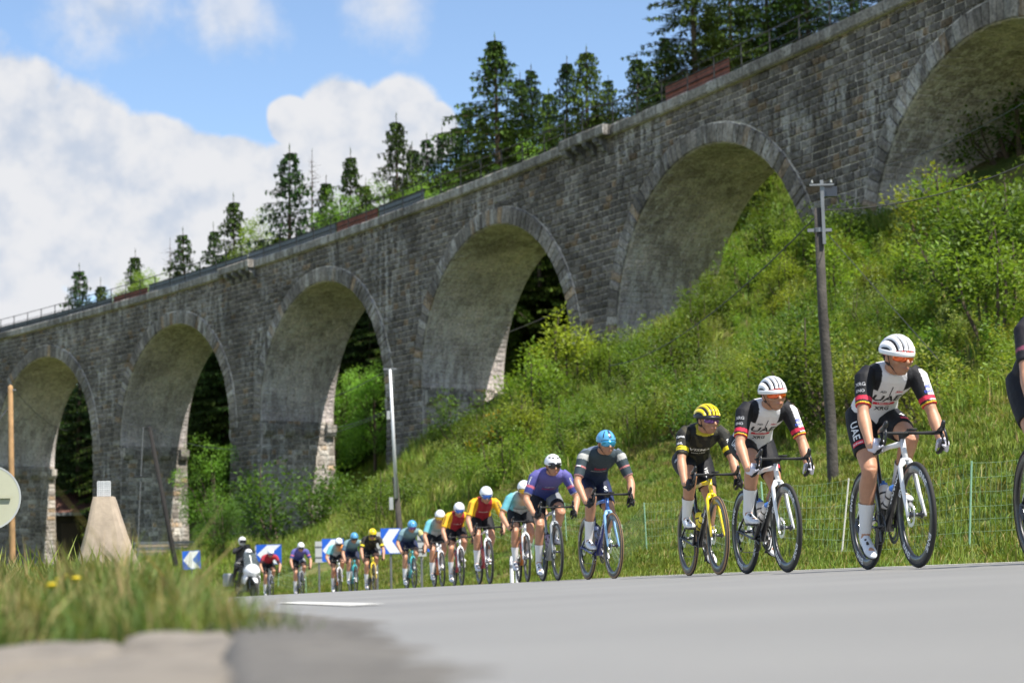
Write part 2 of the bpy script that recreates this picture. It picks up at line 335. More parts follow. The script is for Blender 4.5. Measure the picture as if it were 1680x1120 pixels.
def _stone(m, use_attr, base, streak, bdist, scale=1.0, lime=(.62, .60, .57), patch=(.34, .54)):
    nt = m.node_tree; N = nt.nodes; L = nt.links; b = N['Principled BSDF']; b.inputs['Roughness'].default_value = .92; b.inputs['Specular IOR Level'].default_value = .2
    ge = N.new('ShaderNodeNewGeometry'); pos = ge.outputs['Position']
    def nz(sc, det, vec=pos, rough=.55):
        n = N.new('ShaderNodeTexNoise'); n.inputs['Scale'].default_value = sc; n.inputs['Detail'].default_value = det; n.inputs['Roughness'].default_value = rough; L.new(vec, n.inputs['Vector']); return n.outputs['Fac']
    def mr(v, a, c, lo=0, hi=1):
        n = N.new('ShaderNodeMapRange'); n.interpolation_type = 'SMOOTHSTEP'; L.new(v, n.inputs['Value'])
        n.inputs['From Min'].default_value = a; n.inputs['From Max'].default_value = c; n.inputs['To Min'].default_value = lo; n.inputs['To Max'].default_value = hi; return n.outputs[0]
    def mul(a, c):
        n = N.new('ShaderNodeMath'); n.operation = 'MULTIPLY'; L.new(a, n.inputs[0])
        if isinstance(c, float): n.inputs[1].default_value = c
        else: L.new(c, n.inputs[1])
        return n.outputs[0]
    def mix(f, a, c):
        n = N.new('ShaderNodeMix'); n.data_type = 'RGBA'; L.new(f, n.inputs['Factor'])
        for sk, v in (('A', a), ('B', c)):
            if isinstance(v, tuple): n.inputs[sk].default_value = (*v, 1)
            else: L.new(v, n.inputs[sk])
        return n.outputs['Result']
    st = N.new('ShaderNodeVectorMath'); st.operation = 'MULTIPLY'; L.new(pos, st.inputs[0]); st.inputs[1].default_value = (1, 1, .13)
    if use_attr:
        a = N.new('ShaderNodeAttribute'); a.attribute_name = 'Col'; col = a.outputs['Color']
    else:
        c = N.new('ShaderNodeRGB'); c.outputs[0].default_value = (*base, 1); col = c.outputs[0]
    fine = nz(7*scale, 6); broad = nz(.35, 5)
    v = N.new('ShaderNodeVectorMath'); v.operation = 'SCALE'; L.new(col, v.inputs[0]); L.new(mr(fine, .25, .75, .55, 1.5), v.inputs['Scale'])
    v2 = N.new('ShaderNodeVectorMath'); v2.operation = 'SCALE'; L.new(v.outputs[0], v2.inputs[0]); L.new(mr(broad, .3, .7, .7, 1.3), v2.inputs['Scale']); col = v2.outputs[0]
    # lime runs: thin vertical streaks gathered in patches
    s1 = mr(nz(2.6, 5, st.outputs[0], .65), .47, .60); s2 = mr(nz(.2, 3), *patch); s3 = mr(fine, .28, .52)
    col = mix(mul(mul(mul(s1, s2), s3), streak), col, lime)
    # dark weather stain and ochre blotches
    col = mix(mul(mr(nz(1.1, 4, st.outputs[0]), .55, .75), .40), col, (.06, .055, .052))
    col = mix(mul(mr(nz(.9, 3), .68, .78), .4), col, (.26, .18, .10))
    L.new(col, b.inputs['Base Color'])
    bp = N.new('ShaderNodeBump'); bp.inputs['Strength'].default_value = .8; bp.inputs['Distance'].default_value = bdist; L.new(fine, bp.inputs['Height']); L.new(bp.outputs[0], b.inputs['Normal'])
_stone(m_stone, True, None, .55, .05, 1.0, (.58, .56, .53), (.42, .62))
_stone(m_mortar, False, (.52, .47, .41), .6, .03)
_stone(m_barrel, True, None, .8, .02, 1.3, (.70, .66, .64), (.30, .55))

def stone_piece(P4, nrm, gap, proud, rg):
    """rough-faced block on a quad P4 (ccw seen from outside): recessed joint, bevelled sides, uneven face"""
    c = (P4[0]+P4[1]+P4[2]+P4[3])/4
    def inset(p, d):
        v = c-p; l = v.length; return p+v*(d/l) if l > 2.2*d else p+v*.45
    o = [inset(p, gap)-nrm*.012 for p in P4]
    i = [inset(p, gap+.035+rg.random()*.02)+nrm*proud*(.55+.7*rg.random()) for p in P4]
    m = c+nrm*proud*(1.1+.6*rg.random())+(P4[1]-P4[0])*(rg.random()-.5)*.3
    return o+i+[m], [(0, 1, 5, 4), (1, 2, 6, 5), (2, 3, 7, 6), (3, 0, 4, 7), (4, 5, 8), (5, 6, 8), (6, 7, 8), (7, 4, 8)]
def stone_col(rg, dark=1.0):
    g = (.085+.08*rg.random()**1.5)*dark; t = rg.random()
    if t < .07: return (g*1.4, g*1.02, g*.68)
    if t < .2: return (g*1.5, g*1.38, g*1.24)
    return (g*1.06, g*.94, g*.83)
arches = range(-1, 7)                                    # arch i is centred between pier i-1 and pier i
def arch_c(i): return (i-.5)*VS
def zspring(i): return deck(arch_c(i))-VDC-VR
srng = random.Random(3)
face_stones = []      # (verts, faces, colour)
wall = MB()
S0, S1 = -1.5*VS-4, 6.5*VS
def half_open(i, z, r):                                   # half width of opening i (radius r) at height z, 0 if above
    zs = zspring(i)
    if z <= zs: return (VR if r > VR and z < zs-.01 else r)-batter(zs-z)*.8
    d = r*r-(z-zs)**2
    return math.sqrt(d) if d > 0 else 0
def free_intervals(z0, z1):
    """solid stretches of the face between courses z0 and z1 -> (s0 at z0, s0 at z1, s1 at z0, s1 at z1)"""
    cuts = []
    for i in arches:
        R2 = VR+RING
        h0 = half_open(i, z0, R2) if z0 > zspring(i) else VR-batter(zspring(i)-z0)*.8
        h1 = half_open(i, z1, R2) if z1 > zspring(i) else VR-batter(zspring(i)-z1)*.8
        if h1 == 0 and h0 > 0 and zspring(i)+R2-z0 < .5*(z1-z0): h0 = 0
        if h0 > 0: cuts.append((arch_c(i), h0, h1))
    cuts.sort(); out = []; l0 = l1 = S0
    for c, h0, h1 in cuts:
        out.append((l0, l1, c-h0, c-h1)); l0, l1 = c+h0, c+h1
    out.append((l0, l1, S1, S1)); return out
def off_at(s, z):
    i = min(arches, key=lambda k: abs(arch_c(k)-s)); return batter(zspring(i)-z)
z = -2.0; row = 0; zmax = 25.0
while z < zmax:
    h = .30+.07*srng.random(); z1 = z+h
    for (a0, a1, b0, b1) in free_intervals(z, z1):
        sa, sb = a1 < a0-.35, b1 > b0+.35                   # long overhangs over the extrados get their own stones
        lo = a1 if sa else a0; hi = b1 if sb else b0
        if hi-lo < .25: continue
        def zb(q): return z+(a0-q)/(a0-a1)*h if sa and q < a0-1e-6 else z+(q-b0)/(b1-b0)*h if sb and q > b0+1e-6 else z
        js = [lo]
        while js[-1] < hi-.95: js.append(js[-1]+srng.uniform(.36, .74))
        js.append(hi)
        for e_ in ([a0] if sa else [])+([b0] if sb else []):
            js = [q for q in js if abs(q-e_) > .22 or q in (lo, hi)]+[e_]
        js = sorted(js)
        for k in range(len(js)-1):
            sl, sr_ = js[k], js[k+1]; sm = (sl+sr_)/2; top = deck(sm)-COR
            q0, q1, t1_ = zb(sl), zb(sr_), min(z1, top)
            if sr_-sl < .06 or (t1_-q0 < .05 and t1_-q1 < .05) or z > top-.05: continue
            q0, q1 = min(q0, t1_-.01), min(q1, t1_-.01)
            dl = (a1-a0 if k == 0 and not sa else 0); dr = (b1-b0 if k == len(js)-2 and not sb else 0)
            P = [vpos(s, off_at(sm, q), q) for s, q in ((sr_, q1), (sl, q0), (sl+dl, t1_), (sr_+dr, t1_))]
            a = VTH+VK*sm; nrm = Vector((-math.sin(a), math.cos(a), 0))
            P = [P[1], P[0], P[3], P[2]] if (P[1]-P[0]).cross(P[3]-P[0]).dot(nrm) < 0 else P
            face_stones.append((stone_piece(P, nrm, .021, .03+.06*srng.random(), srng), stone_col(srng), P))
            wall.quad(*[p-nrm*.006 for p in P])
            Bk = [vpos(s, -VW-off_at(sm, q), q) for s, q in ((sl, q0), (sr_, q1), (sr_+dr, t1_), (sl+dl, t1_))]
            wall.quad(*Bk)
    z = z1; row += 1
def local(pts): return [VINV @ Vector(p) for p in pts]
def build_local(mb, name, mats, parent, smooth=False):
    mb.v = [tuple(VINV @ Vector(p)) for p in mb.v]; return mb.build(name, mats, parent, smooth)
spandrel = build_local(wall, 'spandrel_wall', m_mortar, viaduct)
def in_view(P):
    c = sum(P, Vector())/4
    if c.y < 1: return 0
    q = [project(p) for p in P]; cx = sum(a for a, b in q)/4; cy = sum(b for a, b in q)/4
    if not (-15 < cx < 1695 and -15 < cy < 1135) or c.z < gz_fast(c.x, c.y): return 0
    A = 0
    for k in range(4): A += q[k][0]*q[(k+1) % 4][1]-q[(k+1) % 4][0]*q[k][1]
    return abs(A)/2
_gx = np.linspace(-80, 60, 141); _gy = np.linspace(60, 200, 141); _GZ = ground_z(*np.meshgrid(_gx, _gy))
def gz_fast(x, y):
    i = min(max(int(round(x+80)), 0), 140); j = min(max(int(round(y-60)), 0), 140); return _GZ[j, i]+.4
def pieces(items, name, rest, parent, m, limit=300):
    """the largest in view as pieces of their own, all others joined"""
    sc = [in_view(P) for _, _, P in items]; order = sorted(range(len(items)), key=lambda k: -sc[k]); mb = MB()
    for rank, k in enumerate(order):
        (V, F), c, P = items[k]
        if rank < limit and sc[k] > 0:
            o = MB(); o.cur = c; ctr = VINV @ (sum(P, Vector())/4); o.add([VINV @ v-ctr for v in V], F); ob = o.build(name, m, parent); ob.location = ctr
        else: mb.cur = c; mb.add([VINV @ v for v in V], F)
    if mb.v: tag(mb.build(rest, m, parent), kind='stuff')
pieces(face_stones, 'stone', 'stone_facing', spandrel, m_stone)

# arch rings and vaults
vouss = []; 
for i in arches:
    zs = zspring(i); c = arch_c(i); n = 62; vault = MB(); vst = MB()
    for k in range(n):
        t0, t1 = math.pi*k/n, math.pi*(k+1)/n
        def ap(t, r, off): return vpos(c-r*math.cos(t), off, zs+r*math.sin(t))
        tm = (t0+t1)/2; s = c-VR*math.cos(tm); a = VTH+VK*s; nrm = Vector((-math.sin(a), math.cos(a), 0))
        rg = RING*srng.uniform(.93, 1.0)
        P = [ap(t0, VR, .07), ap(t1, VR, .07), ap(t1, VR+rg, .07), ap(t0, VR+rg, .07)]
        if (P[1]-P[0]).cross(P[3]-P[0]).dot(nrm) < 0: P = [P[1], P[0], P[3], P[2]]
        vouss.append((stone_piece(P, nrm, .012, .05+.04*srng.random(), srng), stone_col(srng, 1.5), P))
        vault.quad(ap(t0, VR+RING, .055), ap(t1, VR+RING, .055), ap(t1, VR, .055), ap(t0, VR, .055)); vault.quad(ap(t0, VR+RING, .055), ap(t0, VR+RING, -.01), ap(t1, VR+RING, -.01), ap(t1, VR+RING, .055))
        vault.quad(ap(t0, VR+RING, -VW), ap(t0, VR, -VW), ap(t1, VR, -VW), ap(t1, VR+RING, -VW))
        vault.quad(ap(t0, VR, .055), ap(t0, VR, -VW), ap(t1, VR, -VW), ap(t1, VR, .055))
    nb = 92
    for k in range(nb):                                   # vault courses
        t0, t1 = math.pi*k/nb, math.pi*(k+1)/nb; tm = (t0+t1)/2
        m_ = 9; cut = [0]+[(j+srng.uniform(-.3, .3))/m_ for j in range(1, m_)]+[1]
        dirn = vpos(c, 0, 0)-vpos(c-1, 0, 0); nin = (dirn*math.cos(tm)-Vector((0, 0, 1))*math.sin(tm)).normalized()
        for j in range(m_):
            o0, o1 = .02-(VW)*cut[j], .02-VW*cut[j+1]
            P = [ap(t0, VR, o0), ap(t0, VR, o1), ap(t1, VR, o1), ap(t1, VR, o0)]
            if (P[1]-P[0]).cross(P[3]-P[0]).dot(nin) < 0: P = [P[1], P[0], P[3], P[2]]
            V, F = stone_piece(P, nin, .012, .010+.02*srng.random(), srng); g = (.36+.14*srng.random()); vst.cur = (g*1.05, g*.92, g*.90); vst.add(V, F)  # hillside bounce light painted into the pale base; tint offsets its green
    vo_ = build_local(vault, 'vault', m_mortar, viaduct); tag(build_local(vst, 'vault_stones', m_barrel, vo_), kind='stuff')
arch_root = bpy.data.objects['vault']
pieces(vouss, 'voussoir', 'voussoir_ring', spandrel, m_stone)
# pier jambs (inside faces below springing), corbel blocks
corb = MB()
for i in arches:
    zs = zspring(i); c = arch_c(i)
    for sd in (-1, 1):
        jam = MB(); jst = MB(); z = -2.0
        while z < zs:
            z1 = min(z+.33, zs); m_ = 9; cut = [0]+[(j+srng.uniform(-.3, .3))/m_ for j in range(1, m_)]+[1]
            def jp(off_f, q):
                b = batter(zs-q); hw = VR-b*.8; off = b-(VW+2*b)*off_f; return vpos(c+sd*hw, off, q)
            nin = (vpos(c-sd, 0, 0)-vpos(c, 0, 0)).normalized()
            for j in range(m_):
                P = [jp(cut[j], z), jp(cut[j+1], z), jp(cut[j+1], z1), jp(cut[j], z1)]
                if (P[1]-P[0]).cross(P[3]-P[0]).dot(nin) < 0: P = [P[1], P[0], P[3], P[2]]
                jam.quad(*[p-nin*.006 for p in P]); V, F = stone_piece(P, nin, .018, .02+.04*srng.random(), srng); jst.cur = stone_col(srng, 2.3); jst.add(V, F)
            z = z1
        jo = build_local(jam, 'pier_face', m_mortar, viaduct); tag(build_local(jst, 'pier_stones', m_stone, jo), kind='stuff')
        zc = deck(c+sd*VR)-VZC
        for off in (-.45, -1.95, -3.45, -VW+.35):
            b = batter(zs-zc); p = vpos(c+sd*(VR-b*.8-.14), off, zc); a = VTH+VK*c; M = Matrix.Rotation(a, 4, 'Z')
            o = MB(); g = .24+.06*srng.random(); o.cur = (g*1.04, g*.95, g*.84)
            V = []
            for zz, sc in ((-.38, .55), (-.12, 1), (.38, 1)):
                V += [M @ Vector((-sd*(.30*sc)+sd*.02 if q < 2 else sd*.16, (.34 if q in (0, 3) else -.34), zz)) for q in range(4)]
            V = [Vector(v) for v in V]
            F = [(0, 1, 5, 4), (1, 2, 6, 5), (2, 3, 7, 6), (3, 0, 4, 7), (4, 5, 9, 8), (5, 6, 10, 9), (6, 7, 11, 10), (7, 4, 8, 11), (3, 2, 1, 0), (8, 9, 10, 11)]
            if sd > 0: F = [tuple(reversed(f)) for f in F]
            o.add(V, F); ob = o.build('corbel', m_stone, viaduct); ob.location = VINV @ p
# solid inside of the deck, coping stones, refuges
dk = MB(); s = S0
while s < S1:
    e = s+2
    for (o0, z0, o1, z1) in ((.25, 0, -VW-.25, 0), (-VW-.25, 0, -VW-.25, -COR), (.25, -COR, .25, 0), (-VW-.25, -COR, .25, -COR)):
        if (o0, o1) == (.25, .25): o0 = o1 = .2
        dk.quad(vpos(s, o0, deck(s)+z0-.02), vpos(s, o1, deck(s)+z1-.02), vpos(e, o1, deck(e)+z1-.02), vpos(e, o0, deck(e)+z0-.02))
    s = e
build_local(dk, 'deck_slab', m_mortar, viaduct)
m_cop = bpy.data.materials.new('coping_stone'); m_cop.use_nodes = True; _stone(m_cop, True, None, .5, .03, 1.2)
s = S0
while s < S1:
    l = srng.uniform(1.15, 1.6); e = s+l-.015; g = .15+.08*srng.random(); o = MB(); o.cur = (g*1.04, g*.95, g*.84)
    ref = any(abs((s+e)/2-k*VS) < 2.1 for k in (-1, 1, 3, 5)); out = .75 if ref else .28; j = srng.uniform(-.015, .015)
    prof = [(-.3, -COR), (out-.07, -COR), (out, -COR+.07), (out+j, -.05), (out-.04+j, .01+j), (-.3, .01+j)]
    ctr = vpos((s+e)/2, 0, deck(s)); V = [VINV @ vpos(q, o_, deck(q)+z_)-VINV @ ctr for q in (s, e) for o_, z_ in prof]; m_ = len(prof)
    o.add(V, [(k, (k+1) % m_, m_+(k+1) % m_, m_+k) for k in range(m_)]+[tuple(range(m_-1, -1, -1)), tuple(range(m_, 2*m_))])
    ob = o.build('coping_stone', m_cop, viaduct); ob.location = VINV @ ctr; s += l
for k in (-1, 1, 3, 5):                                   # brackets under the refuges
    for d in (-1.5, -.5, .5, 1.5):
        o = MB(); o.cur = (.13, .125, .12); s = k*VS+d; ctr = vpos(s, 0, deck(s)-COR)
        prof = [(-.2, 0), (.68, 0), (.66, -.18), (.5, -.32), (.3, -.38), (.2, -.6), (-.2, -.75)]; m_ = len(prof)
        V = [VINV @ vpos(s+w, o_, deck(s)-COR+z_)-VINV @ ctr for w in (-.18, .18) for o_, z_ in prof]
        o.add(V, [(q, (q+1) % m_, m_+(q+1) % m_, m_+q) for q in range(m_)]+[tuple(range(m_-1, -1, -1)), tuple(range(m_, 2*m_))])
        ob = o.build('refuge_bracket', m_stone, viaduct); ob.location = VINV @ ctr

# railing on the deck edge
m_iron = mat('rail_iron', (.014, .015, .016), .7); m_grey = mat('grey_sheet', (.12, .145, .165), .6, 0, noise=(1.2, .2)); m_rust = mat('rust_sheet', (.21, .065, .04), .75, noise=(2.5, .35))
railing = empty('deck_railing', vpos(2*VS, .05, deck(2*VS))); tag(railing, 'thin dark iron railing along the top of the viaduct', 'railing'); RI = Matrix.Translation(-railing.location)
def rail_off(s):
    return .12+.42*max(0, 1-max(0, min(abs(s-k*VS) for k in (-1, 1, 3, 5))-1.6)/.5) if min(abs(s-k*VS) for k in (-1, 1, 3, 5)) < 2.1 else .12
posts = list(np.arange(S0+1, S1, 2.2))
for s in posts:
    o = MB(); p = vpos(s, rail_off(s), deck(s)); o.box((0, 0, .56), (.055, .055, 1.14)); ob = o.build('post', m_iron, railing); ob.location = RI @ p
for h, r in ((1.1, .026), (.6, .02), (.15, .018)):
    o = MB(); pts = [RI @ vpos(s, rail_off(s), deck(s)+h) for s in np.arange(S0+1, S1, .55)]; o.tube(pts, r, 6); o.build('rail', m_iron, railing)
# sheet screens standing behind the railing
_ss = np.linspace(S0, S1, 800); _pxs = np.array([project(vpos(s, 0, deck(s)))[0] for s in _ss])
def s_at(px): return float(np.interp(-px, -_pxs, _ss))
def screen(x0, x1, h, m, label, seg=2.2, off=-.25):
    a, b = s_at(x0), s_at(x1); a, b = min(a, b), max(a, b); t = empty('sheet_screen', vpos((a+b)/2, off, deck((a+b)/2))); I = Matrix.Translation(-t.location)
    n = max(1, int(round((b-a)/seg)))
    for k in range(n):
        p, q = a+(b-a)*k/n+.02, a+(b-a)*(k+1)/n-.02; o = MB(); m_ = 10
        for j in range(m_):
            u, v = p+(q-p)*j/m_, p+(q-p)*(j+1)/m_; d0, d1 = (.015 if j % 2 else 0), (.015 if (j+1) % 2 else 0)
            o.quad(vpos(u, off+d0, deck(u)), vpos(v, off+d1, deck(v)), vpos(v, off+d1, deck(v)+h), vpos(u, off+d0, deck(u)+h))
            o.quad(vpos(u, off+d0-.02, deck(u)), vpos(u, off+d0-.02, deck(u)+h), vpos(v, off+d1-.02, deck(v)+h), vpos(v, off+d1-.02, deck(v)))
        o.v = [tuple(I @ Vector(x)) for x in o.v]; o.build('panel', m, t)
    for hh in (.12, h*.55, h-.05):
        o = MB(); o.tube([I @ vpos(s, off+.05, deck(s)+hh) for s in np.linspace(a, b, 12)], .028, 6); o.build('rail', m_iron, t)
    tag(t, label, 'screen')
screen(-60, 179, .62, m_grey, 'dark grey sheet screen at the far left end of the viaduct deck')
screen(181, 237, .62, m_rust, 'rust red sheet screen on the deck left of the first refuge')
screen(239, 400, .75, m_grey, 'grey sheet screen on the deck up to the left refuge')
screen(402, 545, .8, m_grey, 'grey sheet screen on the deck right of the left refuge')
screen(547, 614, .8, m_rust, 'rust red sheet screen between two grey screens on the deck')
screen(616, 690, .85, m_grey, 'short grey sheet screen at the end of the screened deck')
screen(1085, 1190, .95, m_rust, 'rust red sheet screen standing alone on the right part of the deck')

# ------------------------------------------------------------------ bicycles
WR = .338
AX_R, AX_F = Vector((-.495, 0, WR)), Vector((.495, 0, WR)); BB = Vector((-.085, 0, .272))
HA = R(73); HDIR = Vector((-math.cos(HA), 0, math.sin(HA)))
A0 = AX_F-Vector((.045*.956, 0, .045*.292)); CROWN = A0+HDIR*.372; HT0 = A0+HDIR*.392; HT1 = A0+HDIR*.53
SEAT_D = Vector((-math.cos(R(73.5)), 0, math.sin(R(73.5)))); ST_TOP = BB+SEAT_D*.53; SADDLE = BB+SEAT_D*.745
BAR = HT1+HDIR*.025+Vector((.105, 0, .012))
m_black = mat('carbon_black', (.012, .012, .013), .35, 0, .5, coat=.3); m_tyre = mat('tyre_rubber', (.022, .021, .02), .8); m_steel = mat('bright_metal', (.55, .55, .56), .28, 1.0)
m_dark = mat('dark_metal', (.09, .09, .095), .35, .9); m_tan = mat('tan_sidewall', (.32, .19, .10), .7); m_tape = mat('bar_tape', (.015, .015, .016), .8)
m_white = mat('gloss_white', (.78, .78, .78), .3, coat=.4); m_decal_w = mat('white_print', (.8, .8, .8), .6); m_decal_r = mat('red_print', (.62, .02, .05), .6); m_decal_k = mat('black_print', (.015, .015, .018), .6)
m_decal_g = mat('grey_print', (.4, .4, .42), .6); m_decal_y = mat('yellow_print', (.8, .6, .02), .6)
ROTX = Matrix.Rotation(math.pi/2, 4, 'X')
def wheel_meshes():
    rim = MB(); rim.lathe([(.264, -.006), (.270, -.0125), (.290, -.0145), (.312, -.013), (.3165, -.011), (.3165, .011), (.312, .013), (.290, .0145), (.270, .0125), (.264, .006)], 56, ROTX, True)
    ty = MB(); ty.lathe([(.325+.0148*math.cos(a), .0148*math.sin(a)) for a in np.linspace(0, 2*math.pi, 9)[:-1]], 56, ROTX, True)
    hub = MB(); hub.lathe([(.008, -.055), (.013, -.05), (.026, -.036), (.026, -.033), (.013, -.028), (.013, .028), (.026, .033), (.026, .036), (.013, .05), (.008, .055)], 12, ROTX)
    hub.tube([(0, -.062, 0), (0, .062, 0)], .007, 8)
    sp = MB()
    for k in range(24):
        a = 2*math.pi*k/24; sd = 1 if k % 2 else -1; b = a+(.35 if (k//2) % 2 else -.35); sp.tube([(.025*math.cos(b), sd*.033, .025*math.sin(b)), (.267*math.cos(a), 0, .267*math.sin(a))], .0009, 3, False)
    disc = MB(); disc.lathe([(.055, .037), (.08, .037), (.08, .039), (.055, .039)], 28, ROTX, True)
    for k in range(5): a = 2*math.pi*k/5; disc.tube([(.012*math.cos(a), -.038, .012*math.sin(a)), (.06*math.cos(a+.3), -.038, .06*math.sin(a+.3))], .003, 4)
    return [m.mesh(n) for m, n in ((rim, 'rim'), (ty, 'tyre'), (hub, 'hub'), (sp, 'spokes'), (disc, 'brake_disc'))]
WHEEL = wheel_meshes()
for me, mm, smo in zip(WHEEL, (m_black, m_tyre, m_dark, m_steel, m_steel), (True, True, True, False, False)):
    me.materials.append(mm); me.polygons.foreach_set('use_smooth', [smo]*len(me.polygons))
def text_mesh(txt, size, ext=0.0, spread=None):
    cu = bpy.data.curves.new('txt', 'FONT'); cu.body = txt; cu.size = size; cu.align_x = 'CENTER'; cu.align_y = 'CENTER'; cu.resolution_u = 2; cu.extrude = ext; cu.offset = size*.018
    o = bpy.data.objects.new('txt', cu); COL.objects.link(o); dg = bpy.context.evaluated_depsgraph_get(); me = bpy.data.meshes.new_from_object(o.evaluated_get(dg)); bpy.data.objects.remove(o); bpy.data.curves.remove(cu); return me
_txt = {}
def text_tris(txt, size, maxlen=.02):
    key = (txt, size)
    if key in _txt: return _txt[key]
    me = text_mesh(txt, size); bm = bmesh.new(); bm.from_mesh(me); bmesh.ops.triangulate(bm, faces=bm.faces)
    for _ in range(4):
        lg = [e for e in bm.edges if e.calc_length() > maxlen]
        if not lg: break
        bmesh.ops.subdivide_edges(bm, edges=lg, cuts=1); bmesh.ops.triangulate(bm, faces=[f for f in bm.faces if len(f.verts) > 3])
    V = [v.co.copy() for v in bm.verts]; F = [tuple(v.index for v in f.verts) for f in bm.faces]; bm.verts.index_update(); bm.free(); bpy.data.meshes.remove(me); _txt[key] = (V, F); return V, F
def rim_text(txt, size=.036, rad=.290, side=-1, reps=(0,)):
    V, F = text_tris(txt, size); mb = MB()
    for rep in reps:
        out = []
        for v in V:
            a = rep+v.x/rad*(1 if side < 0 else -1); r = rad+v.y; y = side*(.0150-abs(v.y)*.09)
            out.append((r*math.sin(a), y, r*math.cos(a)))
        mb.add(out, F)
    return mb
def frame_mesh(kind):
    up = (0, 1, 0); f = MB(); f.mi = 0
    f.tube([HT0+Vector((.004, 0, -.005)), HT0+HDIR*.07, HT1], [(.020, .028), (.018, .025), (.019, .026)], 12, True, up)      # head tube
    f.mi = 1
    f.tube([HT0+HDIR*.035, (HT0+BB)/2+Vector((0, 0, .012)), BB], [(.022, .030), (.023, .032), (.032, .034)], 12, True, up)   # down tube
    f.mi = 0
    f.tube([HT1+HDIR*-.025, (HT1+ST_TOP)/2+Vector((0, 0, -.002)), ST_TOP], [(.019, .02), (.016, .016), (.015, .017)], 10, True, up)
    f.mi = 1
    f.tube([BB, BB+SEAT_D*.25, ST_TOP+SEAT_D*.02], [(.028, .026), (.015, .026), (.015, .024)], 10, True, up)
    f.tube([BB+Vector((0, -.045, 0)), BB+Vector((0, .045, 0))], .026, 14)
    for s in (-1, 1):
        f.tube([BB+Vector((-.02, s*.03, 0)), BB+Vector((-.14, s*.036, .005)), AX_R+Vector((.02, s*.062, .0)), AX_R+Vector((0, s*.066, 0))], [(.012, .016), (.010, .014), (.009, .012), (.012, .016)], 8)
        f.tube([BB+SEAT_D*.37, BB+SEAT_D*.33+Vector((-.06, s*.03, -.02)), AX_R+Vector((0, s*.064, 0))], [.012, .010, .009], 8)
    return f
def fork_mesh():
    f = MB(); up = (0, 1, 0)
    f.tube([CROWN+Vector((.005, 0, .03)), CROWN+Vector((.004, 0, .01))], [(.026, .026), (.032, .028)], 12, True, up)
    for s in (-1, 1): f.tube([CROWN+Vector((.004, s*.012, .012)), CROWN+Vector((.012, s*.045, -.03)), CROWN+(A0-CROWN)*.5+Vector((.014, s*.052, 0)), AX_F+Vector((0, s*.058, 0)), AX_F+Vector((0, s*.058, -.012))], [(.026, .024), (.016, .024), (.012, .022), (.010, .015), (.010, .012)], 10, True, up)
    return f
def bar_curve(s):
    p = [Vector((0, 0, 0)), Vector((0, s*.09, 0)), Vector((.004, s*.175, 0)), Vector((.03, s*.197, .0)), Vector((.075, s*.20, -.002)), Vector((.098, s*.203, -.03)), Vector((.092, s*.206, -.07)), Vector((.06, s*.209, -.105)), Vector((.015, s*.212, -.122)), Vector((-.03, s*.214, -.126))]
    return [BAR+q for q in p]
